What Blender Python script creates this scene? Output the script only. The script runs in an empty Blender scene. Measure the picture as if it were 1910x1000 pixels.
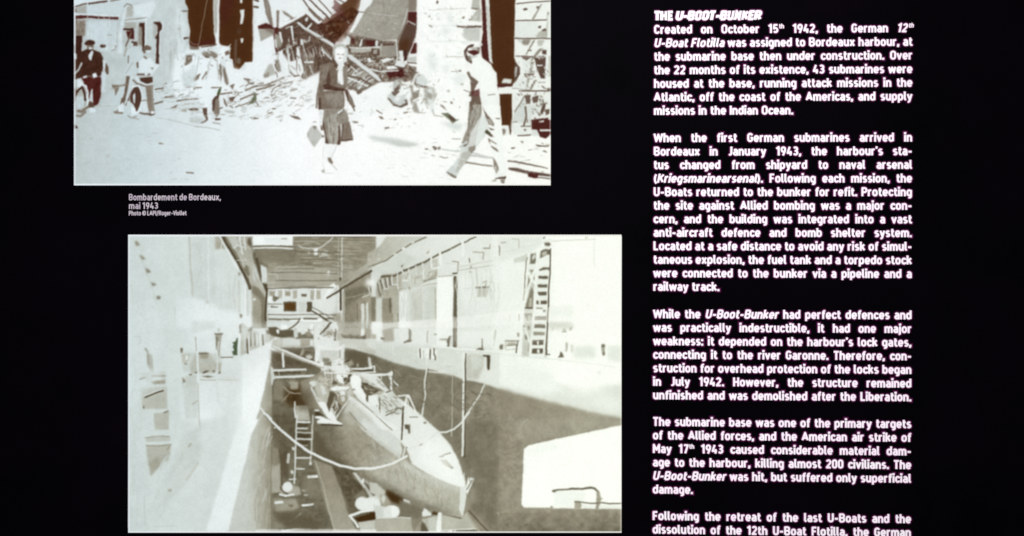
import bpy, math
import numpy as np
from mathutils import Vector, Matrix
from mathutils.geometry import delaunay_2d_cdt

scene = bpy.context.scene
C = scene.collection

# ------------------------------------------------------------------ camera
U = 0.0007                      # metres on the panel for one unit of layout
Z0 = 1.35                       # height of the middle of the view
DIST = 2200 * U                 # camera to panel
YAW = math.radians(1.35)        # the photographer stood a touch to the right
ROLL = math.radians(0.16)
cam_d = bpy.data.cameras.new('camera')
cam = bpy.data.objects.new('camera', cam_d)
C.objects.link(cam)
cam_d.sensor_width = 36.0
cam_d.lens = 36.0 * 2200 / 1910
cam_d.clip_start = 0.01
cam_d.clip_end = 50
cam.location = (math.sin(YAW) * DIST, -math.cos(YAW) * DIST, Z0)
cam.rotation_euler = (Matrix.Rotation(YAW, 3, 'Z') @ Matrix.Rotation(math.radians(90), 3, 'X')
                      @ Matrix.Rotation(-ROLL * -1, 3, 'Z')).to_euler()
cam_d.dof.use_dof = False
scene.camera = cam
_M = cam.rotation_euler.to_matrix()
_O = Vector(cam.location)


def board(px, py):
    """layout position -> (x, z) on the panel's front face"""
    d = _M @ Vector(((px - 955) / 2200, -(py - 500) / 2200, -1))
    t = -_O.y / d.y
    p = _O + d * t
    return p.x, p.z


def board_np(px, py):
    m = np.array(_M)
    d = np.stack([(px - 955) / 2200, -(py - 500) / 2200, -np.ones_like(px)], -1) @ m.T
    t = -_O.y / d[..., 1]
    return _O.x + d[..., 0] * t, _O.z + d[..., 2] * t


# ------------------------------------------------------------------ world, lamps, exposure
w = bpy.data.worlds.new('World')
scene.world = w
w.use_nodes = True
bg = w.node_tree.nodes['Background']
bg.inputs['Color'].default_value = (0.5, 0.55, 0.75, 1)
bg.inputs['Strength'].default_value = 0.02
scene.view_settings.view_transform = 'Standard'
scene.view_settings.look = 'None'
scene.view_settings.exposure = 0
scene.view_settings.gamma = 1
scene.view_settings.use_curve_mapping = False


def spot(name, loc, target, energy, size, angle, blend, color):
    d = bpy.data.lights.new(name, 'SPOT')
    d.energy = energy
    d.shadow_soft_size = size
    d.spot_size = math.radians(angle)
    d.spot_blend = blend
    d.color = color
    o = bpy.data.objects.new(name, d)
    o.location = loc
    o.rotation_euler = (Vector(target) - Vector(loc)).to_track_quat('-Z', 'Y').to_euler()
    C.objects.link(o)
    return o


bx, bz = board(1060, 520)
spot('museum_spotlight', (bx, -2.5, Z0 + 1.05), (bx, 0, bz - .1), 400, 0.06, 56, 1.0, (1.0, 0.985, 0.975))
bx, bz = board(250, 500)
spot('museum_spotlight', (bx - 0.2, -2.4, Z0 + 1.05), (bx, 0, bz - .1), 32, 0.06, 56, 1.0, (0.93, 0.98, 1.0))

scene.cycles.use_denoising = False
scene.cycles.max_bounces = 3
scene.cycles.filter_width = 1.75

# ------------------------------------------------------------------ lettering: a bold narrow sans drawn with strokes
def arc(cx, cy, rx, ry, a0, a1, n=7):
    return [(cx + rx * math.cos(math.radians(a0 + (a1 - a0) * i / n)),
             cy + ry * math.sin(math.radians(a0 + (a1 - a0) * i / n))) for i in range(n + 1)]


def stad(x0, x1, y0, y1, r=None):
    rx = (x1 - x0) / 2
    ry = min(r or rx * 1.05, (y1 - y0) / 2)
    cx = (x0 + x1) / 2
    return arc(cx, y1 - ry, rx, ry, 0, 180, 10) + arc(cx, y0 + ry, rx, ry, 180, 360, 10) + [(x1, y1 - ry)]


X = .66          # centre of the x-height stroke
B = .09
T = .91
DOT = 'dot'
GL = {}


def glyph(ch, wid, *strokes):
    GL[ch] = (wid, strokes)


glyph('A', .68, [(.07, B), (.34, T), (.61, B)], [(.17, .32), (.51, .32)])
glyph('B', .62, [(.1, B), (.1, T), (.36, T)] + arc(.36, .71, .15, .2, 90, -90) + [(.1, .51)],
      [(.36, .51)] + arc(.36, .3, .17, .21, 90, -90) + [(.1, B)])
glyph('C', .58, arc(.3, .68, .2, .23, 15, 180) + arc(.3, .32, .2, .23, 180, 345))
glyph('D', .62, [(.1, B), (.1, T), (.3, T)] + arc(.3, .68, .22, .23, 90, 0) + arc(.3, .32, .22, .23, 0, -90) + [(.1, B)])
glyph('E', .53, [(.48, T), (.1, T), (.1, B), (.48, B)], [(.1, .5), (.43, .5)])
glyph('F', .52, [(.48, T), (.1, T), (.1, 0)], [(.1, .48), (.43, .48)])
glyph('G', .6, arc(.3, .68, .2, .23, 15, 180) + arc(.3, .32, .2, .23, 180, 360) + [(.5, .47), (.33, .47)])
glyph('H', .62, [(.1, 0), (.1, 1)], [(.52, 0), (.52, 1)], [(.1, .5), (.52, .5)])
glyph('I', .2, [(.1, 0), (.1, 1)])
glyph('J', .48, [(.38, 1), (.38, .28)] + arc(.22, .27, .16, .18, 0, -110))
glyph('K', .62, [(.1, 0), (.1, 1)], [(.53, T), (.14, .42)], [(.25, .56), (.56, B)])
glyph('L', .5, [(.1, 1), (.1, B), (.47, B)])
glyph('M', .74, [(.1, 0), (.1, .93), (.37, .35), (.64, .93), (.64, 0)])
glyph('N', .63, [(.1, 0), (.1, .93), (.53, .07), (.53, 1)])
glyph('O', .62, stad(.1, .52, B, T))
glyph('P', .59, [(.1, 0), (.1, T), (.34, T)] + arc(.34, .68, .17, .23, 90, -90) + [(.1, .45)])
glyph('R', .62, [(.1, 0), (.1, T), (.34, T)] + arc(.34, .69, .17, .22, 90, -90) + [(.1, .47)], [(.32, .45), (.54, .06)])
glyph('T', .56, [(.02, T), (.54, T)], [(.28, 0), (.28, T)])
glyph('U', .62, [(.1, 1), (.1, .32)] + arc(.31, .32, .21, .23, 180, 360) + [(.52, 1)])
glyph('V', .6, [(.06, .95), (.3, .1), (.54, .95)])
glyph('W', .92, [(.06, .95), (.25, .1), (.46, .85), (.67, .1), (.86, .95)])
glyph('a', .52, arc(.26, .47, .17, .19, 140, 90, 3) + arc(.25, .47, .18, .19, 80, 0) + [(.43, 0)],
      [(.43, .4), (.25, .4)] + arc(.25, .245, .15, .155, 90, 270) + [(.43, .1)])
glyph('b', .56, [(.1, 1), (.1, .05)], stad(.1, .46, B, X))
glyph('c', .48, arc(.28, .45, .18, .21, 20, 180) + arc(.28, .3, .18, .21, 180, 340))
glyph('d', .56, [(.46, 1), (.46, .05)], stad(.1, .46, B, X))
glyph('e', .55, [(.1, .36), (.46, .36)] + arc(.28, .45, .18, .21, 0, 180) + arc(.28, .3, .18, .21, 180, 325))
glyph('f', .38, [(.17, 0), (.17, .74)] + arc(.31, .74, .14, .17, 180, 95, 4) + [(.36, .91)], [(.03, .65), (.35, .65)])
glyph('g', .56, stad(.1, .46, B, X), [(.46, .7), (.46, -.02)] + arc(.3, -.01, .16, .15, 0, -120, 5))
glyph('h', .56, [(.1, 0), (.1, 1)], arc(.28, .46, .18, .2, 180, 0) + [(.46, 0)])
glyph('i', .2, [(.1, 0), (.1, .75)], (DOT, .1, .94))
glyph('j', .22, [(.12, .75), (.12, 0)] + arc(-.02, .0, .14, .15, 0, -75, 4), (DOT, .12, .94))
glyph('k', .53, [(.1, 0), (.1, 1)], [(.45, .7), (.14, .34)], [(.24, .43), (.47, .05)])
glyph('l', .27, [(.1, 1), (.1, .22)] + arc(.23, .22, .13, .13, 180, 265, 4))
glyph('m', .84, [(.1, 0), (.1, .72)], arc(.26, .47, .16, .19, 180, 0) + [(.42, 0)], arc(.58, .47, .16, .19, 180, 0) + [(.74, 0)])
glyph('n', .56, [(.1, 0), (.1, .74)], arc(.28, .46, .18, .2, 180, 0) + [(.46, 0)])
glyph('o', .56, stad(.1, .46, B, X))
glyph('p', .56, [(.1, -.24), (.1, .7)], stad(.1, .46, B, X))
glyph('q', .56, [(.46, -.24), (.46, .7)], stad(.1, .46, B, X))
glyph('r', .4, [(.1, 0), (.1, .74)], arc(.28, .46, .18, .2, 180, 75))
glyph('s', .48, arc(.25, .51, .15, .15, 40, 180, 5) + [(.13, .44), (.2, .39), (.3, .36), (.37, .32)] + arc(.24, .24, .16, .15, 20, -140, 6))
glyph('t', .38, [(.16, .92), (.16, .25)] + arc(.3, .25, .14, .16, 180, 275, 4) + [(.35, .09)], [(.03, .65), (.35, .65)])
glyph('u', .56, [(.1, .75), (.1, .29)] + arc(.28, .29, .18, .2, 180, 360), [(.46, .75), (.46, 0)])
glyph('v', .54, [(.07, .71), (.27, .08), (.47, .71)])
glyph('w', .78, [(.07, .71), (.22, .08), (.39, .64), (.56, .08), (.71, .71)])
glyph('x', .53, [(.07, .71), (.46, .04)], [(.46, .71), (.07, .04)])
glyph('y', .54, [(.07, .71), (.28, .1)], [(.47, .71), (.25, -.08), (.17, -.15), (.08, -.15)])
glyph('z', .46, [(.06, X), (.4, X), (.06, B), (.42, B)])
glyph('0', .56, stad(.1, .46, B, T))
glyph('1', .42, [(.04, .76), (.28, .95), (.28, 0)])
glyph('2', .56, arc(.28, .7, .18, .21, 165, -20) + [(.4, .52), (.1, .12), (.1, B), (.5, B)])
glyph('3', .56, arc(.27, .71, .17, .2, 150, -90) + [(.2, .51)], [(.27, .51)] + arc(.27, .3, .19, .21, 90, -155))
glyph('4', .58, [(.31, .97), (.09, .28), (.54, .28)], [(.4, .5), (.4, 0)])
glyph('5', .56, [(.47, T), (.14, T), (.11, .5)] + arc(.27, .33, .19, .24, 115, -150))
glyph('7', .54, [(.06, T), (.46, T), (.2, 0)])
glyph('9', .56, stad(.1, .46, .42, T), [(.46, .7), (.44, .5), (.24, 0)])
glyph('-', .42, [(.04, .4), (.38, .4)])
glyph('.', .22, (DOT, .11, .1))
glyph(',', .24, (DOT, .12, .1), [(.13, .08), (.06, -.12)])
glyph(':', .22, (DOT, .11, .1), (DOT, .11, .6))
glyph("'", .2, [(.12, 1), (.08, .74)])
glyph('(', .3, arc(.42, .42, .3, .58, 120, 240, 8))
glyph(')', .3, arc(-.12, .42, .3, .58, -60, 60, 8))
glyph('/', .46, [(.06, -.1), (.4, 1)])
glyph('\u00a9', .86, arc(.43, .5, .36, .42, 0, 360, 16), arc(.43, .5, .14, .18, 50, 310, 8))
_cache = {}


def glyph_mesh(ch, t):
    key = (ch, t)
    if key in _cache:
        return _cache[key]
    wid, strokes = GL[ch]
    vs, fs = [], []

    def poly(pts):
        fs.append(list(range(len(vs), len(vs) + len(pts))))
        vs.extend(Vector(p) for p in pts)
    h = t / 2
    for s in strokes:
        if s[0] == DOT:
            r = h * 1.12
            poly([(s[1] - r, s[2] - r), (s[1] + r, s[2] - r), (s[1] + r, s[2] + r), (s[1] - r, s[2] + r)])
            continue
        for i, (a, b) in enumerate(zip(s, s[1:])):
            dx, dy = b[0] - a[0], b[1] - a[1]
            L = math.hypot(dx, dy)
            if L < 1e-6:
                continue
            nx, ny = -dy / L * h, dx / L * h
            poly([(a[0] - nx, a[1] - ny), (b[0] - nx, b[1] - ny), (b[0] + nx, b[1] + ny), (a[0] + nx, a[1] + ny)])
        for p in s[1:-1]:
            poly([(p[0] + h * math.cos(k * math.pi / 5), p[1] + h * math.sin(k * math.pi / 5)) for k in range(10)])
    r = delaunay_2d_cdt(vs, [], fs, 0, 1e-5)
    out_v = [(v.x, v.y) for v in r[0]]
    out_f = [tuple(f) for f, o in zip(r[2], r[5]) if o]
    _cache[key] = (wid, out_v, out_f)
    return _cache[key]


# text runs: *...* italic, ^...^ raised
def runs(txt):
    it = sup = False
    for ch in txt:
        if ch == '*':
            it = not it
        elif ch == '^':
            sup = not sup
        else:
            yield ch, it, sup


def text_line(acc, txt, x0, x1, y0, y1, size, t, gap=.075, wx=1.0, sp=.3):
    """append one line to acc = (verts, faces): from (x0,y0) to (x1,y1) along the baseline; x1 None = ragged"""
    W = 0.0
    n_sp = 0
    for ch, it, sup in runs(txt):
        if ch == ' ':
            n_sp += 1
        else:
            W += (GL[ch][0] + gap) * (0.52 if sup else 1) * wx
    W *= size
    if x1 is None:
        space = sp * size
        x1 = x0 + W + n_sp * space
        y1 = y0 + (y1 or 0) * (x1 - x0)
    else:
        space = (x1 - x0 - W + gap * size) / max(1, n_sp)
        if n_sp == 0 or space < .12 * size:
            k = (x1 - x0 - .24 * size * n_sp) / W
            wx *= k
            W *= k
            space = .24 * size
    x = x0
    slope = (y1 - y0) / (x1 - x0)
    for ch, it, sup in runs(txt):
        if ch == ' ':
            x += space
            continue
        wid, vs, fs = glyph_mesh(ch, t)
        sc = size * (0.52 if sup else 1)
        up = size * (.52 if sup else 0)
        base = len(acc[0])
        for vx, vy in vs:
            px = x + vx * sc * wx + ((vy * sc + up) * .2 if it else 0) - (.02 * size if it else 0)
            py = y0 + (px - x0) * slope - vy * sc - up
            acc[0].append((px, py))
        acc[1].extend(tuple(base + i for i in f) for f in fs)
        x += (wid + gap) * sc * wx
    return x

# ------------------------------------------------------------------ printed pictures: drawn shape by shape on a fine sheet
def smooth(a, s):
    if s <= 0.05:
        return a
    r = max(1, int(math.ceil(s * 2.6)))
    k = np.exp(-0.5 * (np.arange(-r, r + 1) / s) ** 2)
    k /= k.sum()
    p = np.pad(a, [(r, r), (r, r)] + [(0, 0)] * (a.ndim - 2), mode='edge')
    H, W = a.shape[:2]
    o = sum(k[i] * p[i:i + H] for i in range(2 * r + 1))
    return sum(k[i] * o[:, i:i + W] for i in range(2 * r + 1))


def lattice(h, w, step, rng):
    gh, gw = int(h / step) + 3, int(w / step) + 3
    g = rng.random((gh, gw))
    y = np.arange(h) / step
    x = np.arange(w) / step
    yi, xi = y.astype(int), x.astype(int)
    fy, fx = (y - yi)[:, None], (x - xi)[None]
    fy = fy * fy * (3 - 2 * fy)
    fx = fx * fx * (3 - 2 * fx)
    a = g[yi][:, xi] * (1 - fx) + g[yi][:, xi + 1] * fx
    b = g[yi + 1][:, xi] * (1 - fx) + g[yi + 1][:, xi + 1] * fx
    return a * (1 - fy) + b * fy


class Print:
    def __init__(s, x0, y0, x1, y1, palette, named, seed):
        s.x0, s.y0 = x0, y0
        s.w, s.h = int(x1 - x0), int(y1 - y0)
        s.img = np.zeros((s.h, s.w, 3)) + 230.
        s.own = np.zeros((s.h, s.w), int)
        s.owners = []
        s.cur = 0
        s.pal = np.array(palette, float)
        s.named = named
        s.rng = np.random.default_rng(seed)
        s.tile = (0, 0, 1)

    def color(s, t):
        if t in s.named:
            return np.array(s.named[t], float)
        t = float(t)
        return np.array([np.interp(t, s.pal[:, 0], s.pal[:, k]) for k in (1, 2, 3)])

    def pt(s, f):
        f = np.array(f, float).reshape(-1, 2) / s.tile[2]
        return f + np.array([s.tile[0] - s.x0, s.tile[1] - s.y0])

    def box(s, p, m):
        a = np.floor(p.min(0) - m).astype(int)
        b = np.ceil(p.max(0) + m).astype(int)
        return max(0, a[0]), max(0, a[1]), min(s.w, b[0] + 1), min(s.h, b[1] + 1)

    def poly_mask(s, p, f):
        x0, y0, x1, y1 = s.box(p, f * 3 + 1)
        if x1 <= x0 or y1 <= y0:
            return None
        acc = np.zeros((y1 - y0, x1 - x0))
        for oy in (.25, .75):
            for ox in (.25, .75):
                X_, Y_ = np.meshgrid(np.arange(x0, x1) + ox, np.arange(y0, y1) + oy)
                ins = np.zeros(X_.shape, bool)
                for (ax, ay), (bx_, by_) in zip(p, np.roll(p, -1, 0)):
                    if ay == by_:
                        continue
                    c = (ay > Y_) != (by_ > Y_)
                    ins ^= c & (X_ < (bx_ - ax) * (Y_ - ay) / (by_ - ay) + ax)
                acc += ins
        return (x0, y0, x1, y1), smooth(acc / 4, f)

    def line_mask(s, p, wd, f):
        x0, y0, x1, y1 = s.box(p, wd / 2 + f * 2 + 1)
        if x1 <= x0 or y1 <= y0:
            return None
        X_, Y_ = np.meshgrid(np.arange(x0, x1) + .5, np.arange(y0, y1) + .5)
        d = np.full(X_.shape, 1e9)
        for a, b in zip(p, p[1:]):
            v = b - a
            t = np.clip(((X_ - a[0]) * v[0] + (Y_ - a[1]) * v[1]) / max(1e-9, v @ v), 0, 1)
            d = np.minimum(d, np.hypot(X_ - a[0] - t * v[0], Y_ - a[1] - t * v[1]))
        return (x0, y0, x1, y1), np.clip((wd / 2 - d) / (1 + f) + .5, 0, 1) * min(1, wd / 1.2)

    def put(s, mk, col, al=1.):
        if mk is None:
            return
        (x0, y0, x1, y1), m = mk
        a = (m * al)[..., None]
        s.img[y0:y1, x0:x1] = s.img[y0:y1, x0:x1] * (1 - a) + col * a
        if al > .45 and s.cur >= 0:
            s.own[y0:y1, x0:x1][m > .5] = s.cur

    def draw(s, src):
        for ln in src.strip().splitlines():
            ln = ln.split('#')[0].strip()
            if not ln:
                continue
            if ln[0] == 'O':
                nm = ln[1:].strip()
                if nm == '-':
                    s.cur = 0
                elif nm == '=':
                    s.cur = -1            # keep whatever part lies beneath
                else:
                    key = tuple(x.strip() for x in nm.split('|'))
                    if key in s.owners:
                        s.cur = s.owners.index(key) + 1
                    else:
                        s.owners.append(key)
                        s.cur = len(s.owners)
                continue
            a = ln.split()
            if ln[0] == '@':
                s.tile = tuple(float(x) for x in a[1:4])
                continue
            k = s.tile[2]
            op = a[0]
            al = 1.
            tone = a[1]
            f = .6
            if op in 'PLE' and ',' in tone:
                tone, f = tone.split(',')
                f = float(f)
            if '@' in tone:
                tone, al = tone.split('@')
                al = float(al)
            if op == 'P':
                s.put(s.poly_mask(s.pt(a[2:]), f), s.color(tone), al)
            elif op == 'L':
                s.put(s.line_mask(s.pt(a[3:]), float(a[2]) / k, f), s.color(tone), al)
            elif op == 'E':
                cx, cy, rx, ry = (float(v) for v in a[2:6])
                q = [(cx + rx * math.cos(i * math.pi / 10), cy + ry * math.sin(i * math.pi / 10)) for i in range(20)]
                s.put(s.poly_mask(s.pt(np.array(q).ravel()), f), s.color(tone), al)
            elif op == 'G':               # G feather x0 y0 t0 x1 y1 t1 pts...
                f = float(a[1])
                g = [float(v) for v in a[2:8]]
                A, Bp = s.pt(g[0:2])[0], s.pt(g[3:5])[0]
                mk = s.poly_mask(s.pt(a[8:]), f)
                if mk:
                    (x0, y0, x1, y1), m = mk
                    X_, Y_ = np.meshgrid(np.arange(x0, x1), np.arange(y0, y1))
                    v = Bp - A
                    t = np.clip(((X_ - A[0]) * v[0] + (Y_ - A[1]) * v[1]) / (v @ v), 0, 1)
                    tv = g[2] + (g[5] - g[2]) * t
                    col = np.stack([np.interp(tv, s.pal[:, 0], s.pal[:, c]) for c in (1, 2, 3)], -1)
                    s.put(mk, col)
            elif op == 'N':               # N amount step feather pts... : mottling of the ink
                amp, st, f = float(a[1]), float(a[2]), float(a[3])
                mk = s.poly_mask(s.pt(a[4:]), f)
                if mk:
                    (x0, y0, x1, y1), m = mk
                    n = lattice(y1 - y0, x1 - x0, st, s.rng) * .65 + lattice(y1 - y0, x1 - x0, max(1.5, st / 2.3), s.rng) * .35
                    n = np.clip((n - .5) * 2.4, -1, 1)
                    s.img[y0:y1, x0:x1] += (n * m * amp)[..., None]
            elif op == 'K':               # K count t0 t1 len width angle spread pts... : scattered scraps
                n, t0, t1, ln_, wd, an, spr = (float(v) for v in a[1:8])
                p = s.pt(a[8:])
                mk = s.poly_mask(p, .1)
                if not mk:
                    continue
                (x0, y0, x1, y1), m = mk
                ys, xs = np.nonzero(m > .5)
                for _ in range(int(n)):
                    j = s.rng.integers(len(xs))
                    cx, cy = xs[j] + x0, ys[j] + y0
                    th = math.radians(an + s.rng.normal() * spr)
                    L = ln_ * s.rng.uniform(.4, 1.3) / 2
                    q = np.array([(cx - L * math.cos(th), cy - L * math.sin(th)),
                                  (cx + s.rng.normal() * L * .15, cy + s.rng.normal() * L * .15),
                                  (cx + L * math.cos(th), cy + L * math.sin(th))])
                    s.put(s.line_mask(q, wd * s.rng.uniform(.5, 1.3), .5), s.color(s.rng.uniform(t0, t1)), s.rng.uniform(.55, 1))

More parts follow.
